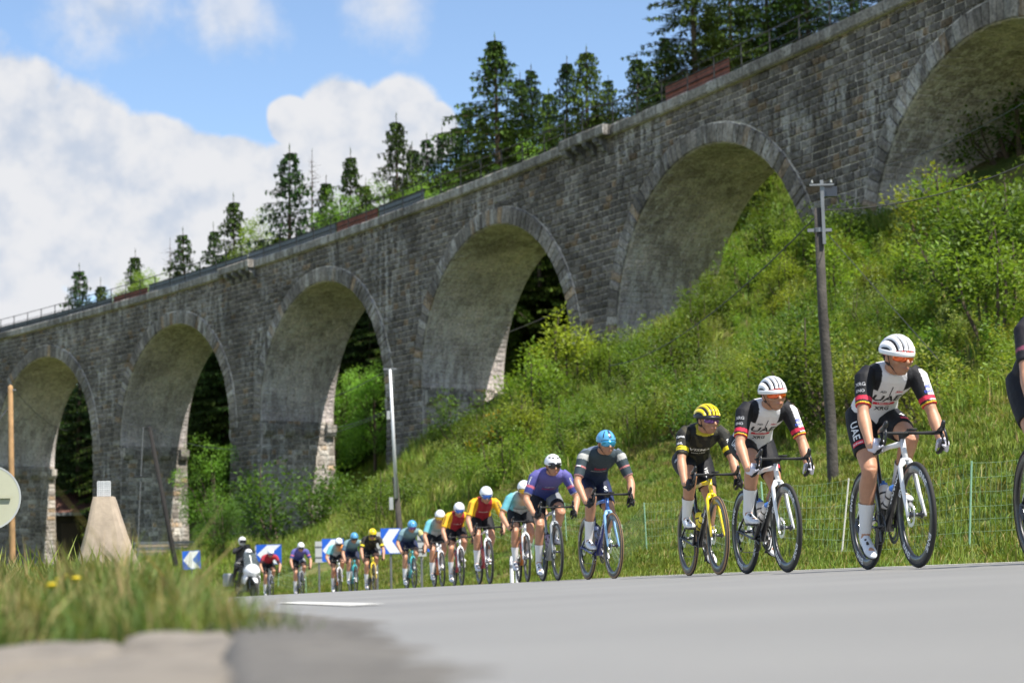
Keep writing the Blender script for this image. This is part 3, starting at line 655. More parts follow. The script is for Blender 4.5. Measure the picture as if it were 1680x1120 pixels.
def make_bike_meshes():
    D = {}
    D['frame'] = frame_mesh(0).mesh('frame'); D['fork'] = fork_mesh().mesh('fork')
    h = MB()
    for s in (-1, 1): h.tube(bar_curve(s), [(.010, .018), (.010, .017), .013, .0135, .0135, .0135, .0135, .0135, .0135, .0135], 8, True, (0, 0, 1))
    h.tube([HT1+HDIR*-.01, HT1+HDIR*.045], .02, 10); h.tube([HT1+HDIR*.025, BAR+Vector((.005, 0, 0))], [(.018, .022), (.017, .02)], 10, True, (0, 1, 0))
    h.box(BAR+Vector((.09, 0, .015)), (.075, .045, .014)); D['handlebar'] = h.mesh('handlebar')
    for s in (-1, 1):
        l = MB(); b = BAR+Vector((.075, s*.2, 0))
        l.tube([b+Vector((-.035, 0, .008)), b+Vector((.01, 0, .016)), b+Vector((.05, -s*.004, .026)), b+Vector((.075, -s*.008, .05)), b+Vector((.083, -s*.008, .066))], [(.013, .018), (.016, .021), (.016, .022), (.015, .017), (.010, .011)], 10, True, (0, 1, 0))
        l.tube([b+Vector((.065, -s*.004, .025)), b+Vector((.088, -s*.002, -.01)), b+Vector((.092, s*.006, -.055)), b+Vector((.078, s*.012, -.09))], [(.008, .010), (.009, .006), (.009, .005), (.007, .005)], 8, True, (0, 1, 0)); D['lever%d' % s] = l.mesh('brake_lever')
    s_ = MB(); c = SADDLE
    s_.tube([c+Vector((-.13, 0, -.012)), c+Vector((-.10, 0, -.005)), c+Vector((-.02, 0, -.012)), c+Vector((.06, 0, -.014)), c+Vector((.135, 0, -.016))], [(.062, .012), (.07, .018), (.05, .018), (.024, .016), (.018, .012)], 12, True, (0, 1, 0))
    for s in (-1, 1): s_.tube([c+Vector((-.09, s*.022, -.03)), c+Vector((.0, s*.022, -.05)), c+Vector((.10, s*.012, -.03))], .004, 5)
    D['saddle'] = s_.mesh('saddle')
    p = MB(); p.tube([ST_TOP-SEAT_D*.05, SADDLE-SEAT_D*.045], [(.011, .018), (.011, .018)], 8, True, (0, 1, 0)); D['seatpost'] = p.mesh('seatpost')
    ch = MB()
    for r, w in ((.108, -.048), (.083, -.042)):
        ch.lathe([(r-.02, w-.0015), (r, w-.0015), (r, w+.0015), (r-.02, w+.0015)], 40, ROTX, True)
    for k in range(4): a = math.pi/2*k+.4; ch.tube([(0, -.05, 0), (.092*math.cos(a), -.05, .092*math.sin(a))], [(.012, .006), (.008, .004)], 6)
    for s in (-1, 1): ch.tube([(0, s*.06, 0), (-.1725*s, s*.07, 0)], [(.015, .011), (.012, .008)], 8)
    D['crankset'] = ch.mesh('crankset')          # right arm (-y) points to +x, left arm to -x, turned by the crank angle
    pd = MB(); pd.box((0, 0, 0), (.062, .06, .014)); pd.tube([(0, -.045, 0), (0, .045, 0)], .006, 6); pd.box((0, 0, .01), (.03, .05, .008)); D['pedal'] = pd.mesh('pedal')
    cs = MB()
    for k in range(9): r = .05-.0033*k; w = -.028-.0035*k; cs.lathe([(.015, w-.001), (r, w-.001), (r, w+.001), (.015, w+.001)], 20, ROTX, True)
    D['cassette'] = cs.mesh('cassette')
    rd = MB(); a = AX_R+Vector((.0, -.06, -.03)); rd.tube([AX_R+Vector((0, -.066, 0)), a+Vector((.01, -.012, -.02)), a+Vector((.02, -.006, -.055))], [.012, .016, .012], 8)
    rd.tube([a+Vector((.02, -.006, -.055)), a+Vector((.05, -.006, -.115))], [(.004, .010), (.004, .010)], 6)
    for q, r in ((a+Vector((.022, 0, -.055)), .02), (a+Vector((.05, 0, -.115)), .02)): rd.lathe([(.004, -.003), (r, -.003), (r, .003), (.004, .003)], 14, Matrix.Translation(q) @ ROTX, True)
    D['derailleur'] = rd.mesh('derailleur')
    cn = MB(); y = -.046; t0 = BB+Vector((0, y, .108)); t1 = AX_R+Vector((0, y, .045))
    cn.tube([t0, t1], (.0025), 5); 
    arc = [BB+Vector((.108*math.cos(q), y, .108*math.sin(q))) for q in np.linspace(math.pi/2, -math.pi/2, 14)]; cn.tube(arc, .004, 5); cn.tube([arc[-1], a+Vector((.05, .012, -.135)), a+Vector((.066, .012, -.11))], .003, 5)
    D['chain'] = cn.mesh('chain')
    bt = MB(); bt.lathe([(0, 0), (.036, 0), (.037, .01), (.037, .06), (.033, .068), (.037, .076), (.037, .135), (.03, .152), (.024, .156)], 16); D['bottle'] = bt.mesh('bottle')
    cp_ = MB(); cp_.lathe([(.026, .154), (.026, .168), (.012, .172), (.010, .19), (0, .191)], 14); D['cap'] = cp_.mesh('cap')
    cg = MB(); 
    for z_ in (.02, .09): cg.lathe([(.038, z_), (.040, z_), (.040, z_+.012), (.038, z_+.012)], 16, None, True)
    cg.box((-.04, 0, .06), (.006, .02, .13)); D['cage'] = cg.mesh('cage')
    return D
BM = make_bike_meshes()
for k, me in BM.items(): me.polygons.foreach_set('use_smooth', [k in ('frame', 'fork', 'handlebar', 'lever-1', 'lever1', 'saddle', 'bottle', 'cap')]*len(me.polygons))
def omat(o, mats):
    """materials on the object, mesh shared"""
    me = o.data
    while len(me.materials) < len(mats): me.materials.append(m_black)
    for i, m in enumerate(mats): o.material_slots[i].link = 'OBJECT'; o.material_slots[i].material = m
    return o
def make_bike(loc, heading, lean, crank, steer, c, label):
    """c: colours dict(frame, down, fork, bottle, tan, rim text, down text)"""
    t = empty('bicycle', loc, heading); t.rotation_euler = (lean, 0, heading); tag(t, label, 'bicycle', 'racing bicycles on the road')
    def part(name, me, mats, parent=t, co=(0, 0, 0), rot=None):
        o = bpy.data.objects.new(name, me); COL.objects.link(o); o.parent = parent; o.location = co
        if rot: o.rotation_euler = rot
        return omat(o, mats)
    part('frame', BM['frame'], [c['frame'], c.get('down', c['frame'])]); fk = part('fork', BM['fork'], [c.get('fork', c['frame'])])
    for ax in (AX_R, AX_F):
        w = part('wheel', WHEEL[0], [m_black], t, ax, (0, rnd.uniform(0, 6.28), 0))
        for nm, me, mm in (('tyre', WHEEL[1], m_tan if c.get('tan') else m_tyre), ('hub', WHEEL[2], m_dark), ('spokes', WHEEL[3], m_dark), ('brake_disc', WHEEL[4], m_steel)): part(nm, me, [mm], w)
        if c.get('tan'): part('tread', TREAD, [m_tyre], w)
        if c.get('rim'):
            w.rotation_euler = (0, 2.25 if ax is AX_F else 2.05, 0)
            for sd in (-1, 1):
                for q in range(4): rim_text(c['rim'], c.get('rim_size', .05), .29, sd, (q*math.pi/2,)).build('rim_lettering', m_decal_w, w)
    hb = part('handlebar', BM['handlebar'], [m_tape])
    for s in (-1, 1): part('brake_lever', BM['lever%d' % s], [m_black], hb)
    part('saddle', BM['saddle'], [m_black]); part('seatpost', BM['seatpost'], [m_black])
    ck = part('crankset', BM['crankset'], [m_dark], t, BB, (0, crank, 0))
    for s in (-1, 1):
        a = crank if s < 0 else crank+math.pi; pp = BB+Vector((.1725*math.cos(a), s*.105, -.1725*math.sin(a))); part('pedal', BM['pedal'], [m_dark], t, pp, (0, .15, 0))
    part('cassette', BM['cassette'], [m_steel], t, AX_R); part('derailleur', BM['derailleur'], [m_dark]); part('chain', BM['chain'], [m_dark])
    dt = (HT0-BB).normalized(); up_ = Vector((-dt.z, 0, dt.x))
    for base, d, nrm in ((BB+dt*.13, dt, up_), (BB+SEAT_D*.12, SEAT_D, Vector((SEAT_D.z, 0, -SEAT_D.x)))):
        nrm = nrm.normalized(); M = Matrix((nrm, d.cross(nrm), d)).transposed()
        pos = base+nrm.normalized()*.066; e = M.to_euler()
        b = part('bottle', BM['bottle'], [c['bottle']], t, pos, e); part('bottle_cap', BM['cap'], [c.get('cap', m_black)], b); part('bottle_cage', BM['cage'], [m_black], b)
    if c.get('dtext'):
        V, F = text_tris(c['dtext'], .052); L_ = (HT0-BB).length
        for sd in (-1, 1):
            mb = MB(); mid = BB+dt*(L_*.56); out = []
            for v in V: yy = math.sqrt(max(.0004, 1-(v.y/.033)**2))*.0245; out.append(mid+dt*(v.x*(1 if sd < 0 else -1))*1.0+up_*v.y+Vector((0, sd*yy, .006)))
            mb.add(out, F); mb.build('frame_lettering', c.get('dmat', m_decal_w), t)
    return t
_td = MB(); _td.lathe([(.3335, -.008), (.3405, -.005), (.3412, 0), (.3405, .005), (.3335, .008)], 56, ROTX); TREAD = _td.mesh('tread'); TREAD.materials.append(m_tyre)

# ------------------------------------------------------------------ riders
m_skin = mat('skin', (.50, .27, .18), .5, attr='Col', noise=(25, .10)); m_cloth = mat('kit_fabric', (.5, .5, .5), .7, 0, .3, attr='Col', bump=(13, .55, .02)); m_shoe = mat('shoe_white', (.72, .73, .75), .35, coat=.2); m_sole = mat('shoe_sole', (.02, .02, .02), .5)
m_sock = mat('sock_white', (.75, .75, .75), .85); m_sock_d = mat('sock_dark', (.05, .05, .06), .85); m_hair = mat('dark_hair', (.03, .02, .015), .8); m_lip = mat('lips', (.34, .13, .10), .5); m_strap = mat('helmet_strap', (.02, .02, .02), .8)
def lensmat(n, c): return mat('lens_'+n, c, .12, .55, .8, coat=.6)
LENS = {'orange': lensmat('orange', (.85, .13, .02)), 'blue': lensmat('blue', (.06, .16, .55)), 'cyan': lensmat('cyan', (.05, .35, .6)), 'yellow': lensmat('yellow', (.7, .42, .02)), 'purple': lensmat('purple', (.16, .05, .25)), 'dark': lensmat('dark', (.02, .02, .025))}
def ik(a, b, l1, l2, pole):
    d = b-a; L = min(d.length, (l1+l2)*.998); d.normalize(); x = (l1*l1-l2*l2+L*L)/(2*L); h = math.sqrt(max(0, l1*l1-x*x)); p = pole-d*pole.dot(d); p.normalize(); return a+d*x+p*h, a+d*L
def ellipsoid(mb, c, ax, n=14, m=9):
    """ax: three axis vectors"""
    V = []; F = []
    for i in range(m+1):
        t = math.pi*i/m
        for k in range(n):
            w = 2*math.pi*k/n; V.append(c+ax[0]*(math.sin(t)*math.cos(w))+ax[1]*(math.sin(t)*math.sin(w))+ax[2]*math.cos(t))
    for i in range(m):
        for k in range(n): F.append((i*n+k, (i+1)*n+k, (i+1)*n+(k+1) % n, i*n+(k+1) % n))
    mb.add(V, F)
JOBS = []
def voxel_obj(mb, name, parent, voxel, sm, mats, fin=None):
    o = mb.build(name, mats, parent, True)
    r = o.modifiers.new('r', 'REMESH'); r.mode = 'VOXEL'; r.voxel_size = voxel; r.use_smooth_shade = True
    s = o.modifiers.new('s', 'SMOOTH'); s.factor = .5; s.iterations = sm
    JOBS.append((o, fin)); return o
def run_jobs():
    dg = bpy.context.evaluated_depsgraph_get(); done = []
    for o, fin in JOBS: done.append((o, bpy.data.meshes.new_from_object(o.evaluated_get(dg), depsgraph=dg), fin))
    for o, me, fin in done: o.modifiers.clear(); old = o.data; o.data = me; bpy.data.meshes.remove(old); me.name = o.name
    for o, me, fin in done:
        if fin: fin(o, me)
def vert_np(me):
    a = np.empty(len(me.vertices)*3, np.float32); me.vertices.foreach_get('co', a); return a.reshape(-1, 3)
def set_col(me, C):
    ca = me.color_attributes.new('Col', 'FLOAT_COLOR', 'POINT'); ca.data.foreach_set('color', np.c_[C, np.ones(len(C))].astype(np.float32).ravel())
def seg_t(V, a, b):
    a = np.array(a); b = np.array(b); d = b-a; t = (V-a)@d/(d@d); tc = np.clip(t, 0, 1); return t, np.linalg.norm(V-a-tc[:, None]*d, axis=1)
def project_text(txt, size, o, c, U, W, D, m, parent, name='lettering', push=.004):
    """print lying on a garment: text plane at c with axes U (reading direction), W (up), cast along D"""
    me = o.data; vs = [v.co.copy() for v in me.vertices]; bvh = BVHTree.FromPolygons(vs, [tuple(p.vertices) for p in me.polygons]); U = U.normalized(); W = W.normalized(); D = D.normalized()
    if isinstance(txt, tuple):
        w, h = txt; nx, ny = max(2, int(w/.012)), max(2, int(h/.012)); V = [Vector(((i/nx-.5)*w, (j/ny-.5)*h, 0)) for j in range(ny+1) for i in range(nx+1)]; F = [(j*(nx+1)+i, j*(nx+1)+i+1, (j+1)*(nx+1)+i+1, (j+1)*(nx+1)+i) for j in range(ny) for i in range(nx)]
    else: V, F = text_tris(txt, size, .012)
    out = []; ok = []
    for v in V:
        h, n, i, d = bvh.ray_cast(c+U*v.x+W*v.y-D*.35, D, .6); ok.append(h is not None and n.dot(D) < -.1); out.append(h-D*push if h is not None else Vector())
    idx = {}; mb = MB(); VV = []; FF = []
    for f in F:
        if all(ok[i] for i in f):
            FF.append(tuple(idx.setdefault(i, len(idx)) for i in f))
    if not FF: return None
    VV = [None]*len(idx)
    for i, k in idx.items(): VV[k] = out[i]
    mb.add(VV, FF); return mb.build(name, m, parent)

def make_rider(loc, heading, lean, crank, sp, label):
    """sp: torso pitch, hands, head yaw/pitch, kit, helmet, lens, voxel ..."""
    t = empty('person', loc, heading); t.rotation_euler = (lean, 0, heading); tag(t, label, 'person', 'cyclists riding in line')
    vox = sp.get('vox', .009); near = vox < .011
    phi = R(sp.get('pitch', 36)); sway = sp.get('sway', 0); k = sp.get('size', 1.0)
    Hc = SADDLE+Vector((.03, 0, .055)) + (Vector((.16, 0, .07)) if sp.get('stand') else Vector())
    SH = Hc+Vector((math.cos(phi), 0, math.sin(phi)))*.50*k+Vector((0, sway, 0)); sd_ = (SH-Hc).normalized(); bn = Vector((-sd_.z, 0, sd_.x))   # bn: towards the back
    J = {}; body = MB(); jer = MB(); sho = MB()
    def spine(u): return Hc+(SH-Hc)*u+bn*(.045*4*u*(1-u) if 0 < u < 1 else 0)
    prof = [(-.17, .115, .085), (-.10, .150, .115), (0, .162, .122), (.18, .150, .112), (.36, .136, .100), (.55, .150, .110), (.74, .178, .116), (.90, .182, .098), (1.02, .135, .075), (1.1, .07, .055)]
    tors = lambda mb, u0, u1, e: mb.tube([spine(u) for u, a, b in prof if u0 <= u <= u1], [(a*k+e, b*k+e) for u, a, b in prof if u0 <= u <= u1], 18, True, (0, 1, 0))
    tors(body, -1, 2, -.006)
    tors(jer, -.02, 1.12, .007); tors(sho, -1, .25, .003)
    hy, hp, hr = R(sp.get('yaw', 0)), R(sp.get('nod', 0)), R(sp.get('tilt', 0))
    HM = Matrix.Rotation(hy, 3, 'Z') @ Matrix.Rotation(hp, 3, 'Y') @ Matrix.Rotation(hr, 3, 'X')
    neck0 = spine(.98)+bn*.01; HC = SH+Vector((.150, 0, .088))*k+Vector((sp.get('hx', 0), sp.get('hyo', 0), sp.get('hz', 0)))
    fw, lf, up = HM @ Vector((1.06, 0, 0)), HM @ Vector((0, 1.06, 0)), HM @ Vector((0, 0, 1.06))       # a little longer than unit: head size
    body.tube([neck0-sd_*.04, neck0+(HC-neck0)*.45, HC-up*.055-fw*.02], [.068, .054, .056], 14)
    jer.tube([neck0-sd_*.06, neck0+(HC-neck0)*.30], [.085, .066], 14)
    # head
    ellipsoid(body, HC+up*.02-fw*.008, (fw*.095, lf*.075, up*.098)); ellipsoid(body, HC-up*.045+fw*.028, (fw*.066, lf*.056, up*.068)); ellipsoid(body, HC-up*.088+fw*.058, (fw*.026, lf*.026, up*.022))
    body.tube([HC+up*.012+fw*.084, HC-up*.012+fw*.103, HC-up*.03+fw*.112, HC-up*.04+fw*.092], [.009, .011, .0155, .010], 8)
    for s in (-1, 1):
        ellipsoid(body, HC+lf*(s*.076)-up*.008-fw*.01, (fw*.018, lf*.010, up*.03), 8, 6); ellipsoid(body, HC+lf*(s*.045)-up*.03+fw*.055, (fw*.026, lf*.022, up*.022), 8, 6)
    body.tube([HC-up*.066+fw*.083-lf*.022, HC-up*.064+fw*.093, HC-up*.066+fw*.083+lf*.022], .0085, 8)
    bones = [('torso', Hc, SH, .15), ('head', neck0, HC, .09)]
    # arms
    hold = sp.get('hands', 'drops')
    for s in (-1, 1):
        nm = 'R' if s < 0 else 'L'
        sh = spine(.93)+Vector((0, s*.180*k, 0))+bn*-.005; bc = bar_curve(s)
        if hold == 'drops': g0, g1 = bc[5]+Vector((-.004, 0, -.012)), bc[8]
        elif hold == 'tops': g0, g1 = bc[3], bc[1]
        else: g0, g1 = BAR+Vector((.125, s*.197, .022)), BAR+Vector((.045, s*.2, .012))
        gm = (g0+g1)/2; T = (g0-g1).normalized()
        palm_dir = Vector((0, s, .15)) if hold != 'tops' else Vector((-.3, 0, 1)); palm_dir = (palm_dir-T*palm_dir.dot(T)).normalized()
        wr = gm+palm_dir*.034-T*.055+Vector((-.03, 0, .03))
        el, wr2 = ik(sh, wr, .295*k, .262*k, Vector((-.35, s*sp.get('elbow', .8), -.45))); wr = wr2
        J['sh'+nm], J['el'+nm], J['wr'+nm] = sh, el, wr
        body.tube([sh-(el-sh).normalized()*.02+Vector((0, -s*.03, 0)), sh+(el-sh)*.12, sh+(el-sh)*.4, sh+(el-sh)*.72, el], [.056, .060, .051, .044, .038], 12)
        body.tube([el+(sh-el)*.08, el+(wr-el)*.08, el+(wr-el)*.28, el+(wr-el)*.65, wr], [.036, .042, .044, .034, (.030, .025)], 12)
        se = sp.get('sleeve', .80)
        jer.tube([sh-(el-sh).normalized()*.03+Vector((0, -s*.04, 0)), sh+(el-sh)*.10, sh+(el-sh)*.4, sh+(el-sh)*se], [.064, .070, .061, .054], 14)
        bones += [('arm'+nm, sh, el, .05), ('fore'+nm, el, wr, .04)]
        # hand: palm on the bar, four curled fingers and a thumb
        hand = MB(); q = gm+palm_dir*.03; side = T.cross(palm_dir)*s
        hd = hand if sp.get('glove') else body
        hd.tube([wr-(wr-el).normalized()*.03, wr, q-T*.02, q+T*.03], [(.028, .022), (.03, .021), (.042, .019), (.04, .017)], 12, True, T if False else side)
        fr = [.0095, .010, .0098, .0085]
        for j in range(4):
            base = gm+T*(.034-.022*j); pts = []
            rr = .029
            for a in np.linspace(-.2, 3.5-.25*j*.4, 7): pts.append(base+palm_dir*(math.cos(a)*rr)+(-side*s*1.0 if hold != 'tops' else -side*s)*(0)+T*(-.004*a)+Vector(T.cross(palm_dir))*(s*-1)*(-1)*math.sin(a)*rr)
            hd.tube(pts, [fr[j]*1.08, fr[j]*1.08, fr[j], fr[j], fr[j]*.95, fr[j]*.9, fr[j]*.75], 7)
        hd.tube([q-T*.02-T.cross(palm_dir)*s*.02, gm+palm_dir*.012-T.cross(palm_dir)*s*.032+T*.01, gm-palm_dir*.012-T.cross(palm_dir)*s*.03+T*.03], [.013, .011, .0085], 8)
        if sp.get('glove'):
            gl = voxel_obj(hand, 'glove', t, vox*.8, 1, [sp['glove']]); body.tube([wr, q], [.026, .03], 10)
    # legs
    for s in (-1, 1):
        nm = 'R' if s < 0 else 'L'; a = crank if s < 0 else crank+math.pi
        pd = BB+Vector((.1725*math.cos(a), s*.118, -.1725*math.sin(a))); fp = R(14)+R(12)*math.sin(a-.6)       # toe-down angle
        fd = Vector((math.cos(fp), -s*-.04, -math.sin(fp))).normalized(); fu = Vector((math.sin(fp), 0, math.cos(fp)))
        ball = pd+fu*.03; ank = ball-fd*.125+fu*.075; hip = Hc+Vector((.0, s*.088*k, -.015))
        kn, an = ik(hip, ank, .435*k, .425*k, Vector((1, s*sp.get('knee', .06), .25)))
        J['hip'+nm], J['kn'+nm], J['an'+nm] = hip, kn, an
        d = kn-hip
        body.tube([hip-d*.12, hip+d*.1, hip+d*.35, hip+d*.65, hip+d*.9, kn], [.086, .093, .090, .073, .059, .056], 14)
        d2 = an-kn; cb = Vector((-1, 0, 0)); cb = (cb-d2.normalized()*cb.dot(d2.normalized())).normalized()
        body.tube([kn-d2*.06, kn+d2*.06+cb*.002, kn+d2*.26+cb*.018, kn+d2*.45+cb*.012, kn+d2*.72, an], [.051, .053, .059, .052, .036, .033], 14)
        ellipsoid(body, kn+(-cb)*.012, (Vector((.04, 0, 0)), Vector((0, .042, 0)), Vector((0, 0, .046))), 10, 8)
        sho.tube([hip-d*.12, hip+d*.1, hip+d*.35, hip+d*sp.get('short', .68)], [.097, .104, .100, .084], 16)
        body.tube([an, ball-fd*.08+fu*.0, ball+fd*.06], [.033, .034, .028], 10)
        so_ = MB(); so_.tube([an+(kn-an)*.46+cb*.010, an+(kn-an)*.25+cb*.003, an+(kn-an)*.02, an-fu*.03-fd*.01], [.0575, .046, .0395, .039], 14, False); so_.build('sock', sp.get('sock', m_sock), t, True)
        # shoe
        S = MB(); hl = ball-fd*.155
        S.tube([hl-fu*.005, hl+fd*.03+fu*.012, hl+fd*.075+fu*.016, hl+fd*.13+fu*.006, hl+fd*.19-fu*.004, hl+fd*.235-fu*.01, hl+fd*.262-fu*.013], [(.018, .028), (.034, .047), (.036, .05), (.040, .036), (.045, .029), (.036, .021), (.014, .010)], 14, True, (0, 1, 0))
        S.tube([an-fu*.055, an-fu*.01], [(.038, .045), (.037, .041)], 14, True, (0, 1, 0))
        sh_o = voxel_obj(S, 'shoe', t, .006 if near else .01, 3, [sp.get('shoe', m_shoe)])
        so2 = MB(); so2.tube([hl+fd*.0-fu*.03, hl+fd*.07-fu*.03, hl+fd*.14-fu*.03, hl+fd*.20-fu*.031, hl+fd*.255-fu*.024], [(.022, .006), (.033, .007), (.038, .007), (.044, .007), (.018, .006)], 12, True, (0, 1, 0)); so2.build('sole', m_sole, sh_o)
        for z_ in (.105, .15): so3 = MB(); so3.tube([hl+fd*z_+fu*.035+Vector((0, s*.012, 0)), hl+fd*z_+fu*.052+Vector((0, s*.018, 0))], [.010, .008], 8); so3.build('dial', m_sole, sh_o)
        bones += [('thigh'+nm, hip, kn, .08), ('shin'+nm, kn, an, .05)]
    skin = np.array(sp.get('skin', (.46, .235, .14)))
    def fin_body(o, me):
        V = vert_np(me); C = np.tile(skin, (len(V), 1)); loc_ = V-np.array(HC); u_ = loc_@np.array(up); f_ = loc_@np.array(fw)
        beard = (np.linalg.norm(loc_, axis=1) < .14) & (u_ < -.04) & (f_ > -.03); C[beard] *= np.array((.80, .76, .74))
        for nm in 'RL':                                                          # flushed knees
            dk = np.linalg.norm(V-np.array(J['kn'+nm]), axis=1); C *= 1-.12*np.exp(-(dk/.06)**2)[:, None]*np.array((.3, 1, 1))
        set_col(me, C)
    body_o = voxel_obj(body, 'body', t, vox, 4 if near else 2, [m_skin], fin_body)
    info = dict(J=J, Hc=Hc, SH=SH, bn=bn, sd=sd_, spine=spine, t=t, se=sp.get('sleeve', .8))
    def classify(V):
        out = {'y': V[:, 1]}; best = None
        tt, dd = seg_t(V, Hc, SH); out['u'] = tt; out['front'] = -(V-np.array(Hc))@np.array(bn)
        for nm in 'RL':
            a, da = seg_t(V, J['sh'+nm], J['el'+nm]); out['a'+nm] = a; out['isarm'+nm] = (da < .085) & ((V[:, 1] < -.155) if nm == 'R' else (V[:, 1] > .155)) & (a > -.05)
            h, dh = seg_t(V, J['hip'+nm], J['kn'+nm]); out['h'+nm] = h; out['isleg'+nm] = (dh < .125) & (h > .12) & ((V[:, 1] < 0) if nm == 'R' else (V[:, 1] > 0))
        return out
    def fin_j(o, me):
        V = vert_np(me); C = sp['kit'](V, classify(V), info); set_col(me, C)
        if sp.get('print'): sp['print'](o, info, t)
    def fin_s(o, me):
        V = vert_np(me); C = sp['bib'](V, classify(V), info); set_col(me, C)
        if sp.get('print_s'): sp['print_s'](o, info, t)
    voxel_obj(jer, 'jersey', t, vox*.9, 3, [m_cloth], fin_j); voxel_obj(sho, 'bib_shorts', t, vox*.9, 3, [m_cloth], fin_s)
    # lips, hair
    lp = MB(); lp.tube([HC-up*.066+fw*.0915-lf*.02, HC-up*.065+fw*.1005, HC-up*.066+fw*.0915+lf*.02], [.0028, .0048, .0028], 6); lp.build('lips', m_lip, t)
    hb = MB(); ellipsoid(hb, HC+up*.016-fw*.022, (fw*.088, lf*.079, up*.088), 16, 10); hb.build('hair', sp.get('hair', m_hair), t, True)
    # glasses
    gl = MB(); n = 16; rows = []
    for vv, (dz, dr) in enumerate(((.031, .004), (.010, .007), (-.014, .005), (-.034, -.001))):
        row = []
        for i in range(n+1):
            a = -1.12+2.24*i/n; cut = .010*math.exp(-(a/.13)**2) if vv == 3 else 0; tap = 1-.35*(abs(a)/1.12)**3
            row.append(HC+up*(.008+dz*tap+cut)+fw*(.012+math.cos(a)*(.092+dr))+lf*(math.sin(a)*.084))
        rows.append(row)
    gl.add([p for r in rows for p in r], [(v*(n+1)+i, v*(n+1)+i+1, (v+1)*(n+1)+i+1, (v+1)*(n+1)+i) for v in range(3) for i in range(n)])
    go = gl.build('sunglasses', LENS[sp['lens']], t, True); so5 = go.modifiers.new('s', 'SOLIDIFY'); so5.thickness = .002
    fr = MB(); fr.tube([p+up*.002 for p in rows[0]], .0034, 6); 
    for s in (-1, 1): e = rows[0][0 if s < 0 else -1]; fr.tube([e-up*.008, HC+lf*(s*.082)+up*.012-fw*.03], .003, 6)
    fr.build('glasses_frame', sp.get('gframe', m_strap), go)
    make_helmet(t, HC, fw, lf, up, sp)
    return t
def make_helmet(t, HC, fw, lf, up, sp):
    cA, cB = sp['hel']; style = sp.get('hstyle', 'aero'); c = HC+up*.032-fw*.012
    def shell(mb, ex, th0, th1, p0=-math.pi, p1=math.pi, n=24, m=10, rr=1.0):
        V = []; F = []
        for i in range(m+1):
            th = th0+(th1-th0)*i/m
            for j in range(n+1):
                w = p0+(p1-p0)*j/n; f = math.cos(w); l = math.sin(w)
                rad = 1+.13*max(0, -f)**2*math.sin(th)
                V.append(c+fw*(f*math.sin(th)*(.121+ex)*rad)+lf*(l*math.sin(th)*(.094+ex))+up*(math.cos(th)*(.102+ex)+(-.012*f if th > 1.3 else 0)))
        for i in range(m):
            for j in range(n): F.append((i*(n+1)+j, (i+1)*(n+1)+j, (i+1)*(n+1)+j+1, i*(n+1)+j+1))
        mb.add(V, F)
    inner = MB(); shell(inner, -.004 if style != 'aero' else 0, .0, 1.72)
    ho = inner.build('helmet', cB if style != 'aero' else cA, t, True); sm = ho.modifiers.new('s', 'SOLIDIFY'); sm.thickness = .012; sm.offset = -1
    if style == 'vent':                                                     # ribs running front to back over the dark shell
        for q in (-2.5, -1.5, -.5, .5, 1.5, 2.5):
            mb = MB(); V = []; n = 16; l0 = q*.030; w_ = sp.get('rib', .0085)
            for i in range(n+1):
                a = -1.45+3.0*i/n; L_ = []
                for dl, ex in ((-w_, -.006), (-w_*.8, .010), (w_*.8, .010), (w_, -.006)):
                    y = l0*(1+.12*math.cos(a))+dl; sy = max(-.97, min(.97, y/.097)); k_ = math.sqrt(1-sy*sy); f = math.sin(-a); R1 = (.121+ex)*(1.13 if f < 0 else 1)
                    V.append(c+fw*(f*R1*k_)+up*(math.cos(a)*(.102+ex)*k_)+lf*y)
            mb.add(V, [(i*4+j, i*4+j+1, (i+1)*4+j+1, (i+1)*4+j) for i in range(n) for j in range(3)]+[(0, 1, 2, 3), (n*4+3, n*4+2, n*4+1, n*4)]); mb.build('helmet_rib', cA, ho, True)
        mb = MB(); shell(mb, .008, 1.45, 1.72, n=28, m=3); o = mb.build('helmet_rim', sp.get('hrim', cA), ho, True); sm = o.modifiers.new('s', 'SOLIDIFY'); sm.thickness = .014
    else:
        for (w, th0, th1, hw) in sp.get('slots', ((0, .62, 1.1, .07), (.62, .75, 1.1, .06), (-.62, .75, 1.1, .06))):
            mb = MB(); shell(mb, .0025, th0, th1, w-hw, w+hw, 4, 6); o = mb.build('helmet_vent', cB, ho, True)
        mb = MB(); shell(mb, .0025, 1.60, 1.72, n=28, m=2); mb.build('helmet_rim', sp.get('hrim', cA), ho, True)
    st = MB()
    for s in (-1, 1): st.tube([c+lf*(s*.088)-up*.02+fw*.03, HC+lf*(s*.070)-up*.05+fw*.02, HC+lf*(s*.03)-up*.100+fw*.035], .0032, 5); st.tube([c+lf*(s*.085)-up*.02-fw*.03, HC+lf*(s*.074)-up*.05+fw*.01], .0032, 5)
    st.build('chin_strap', m_strap, ho)

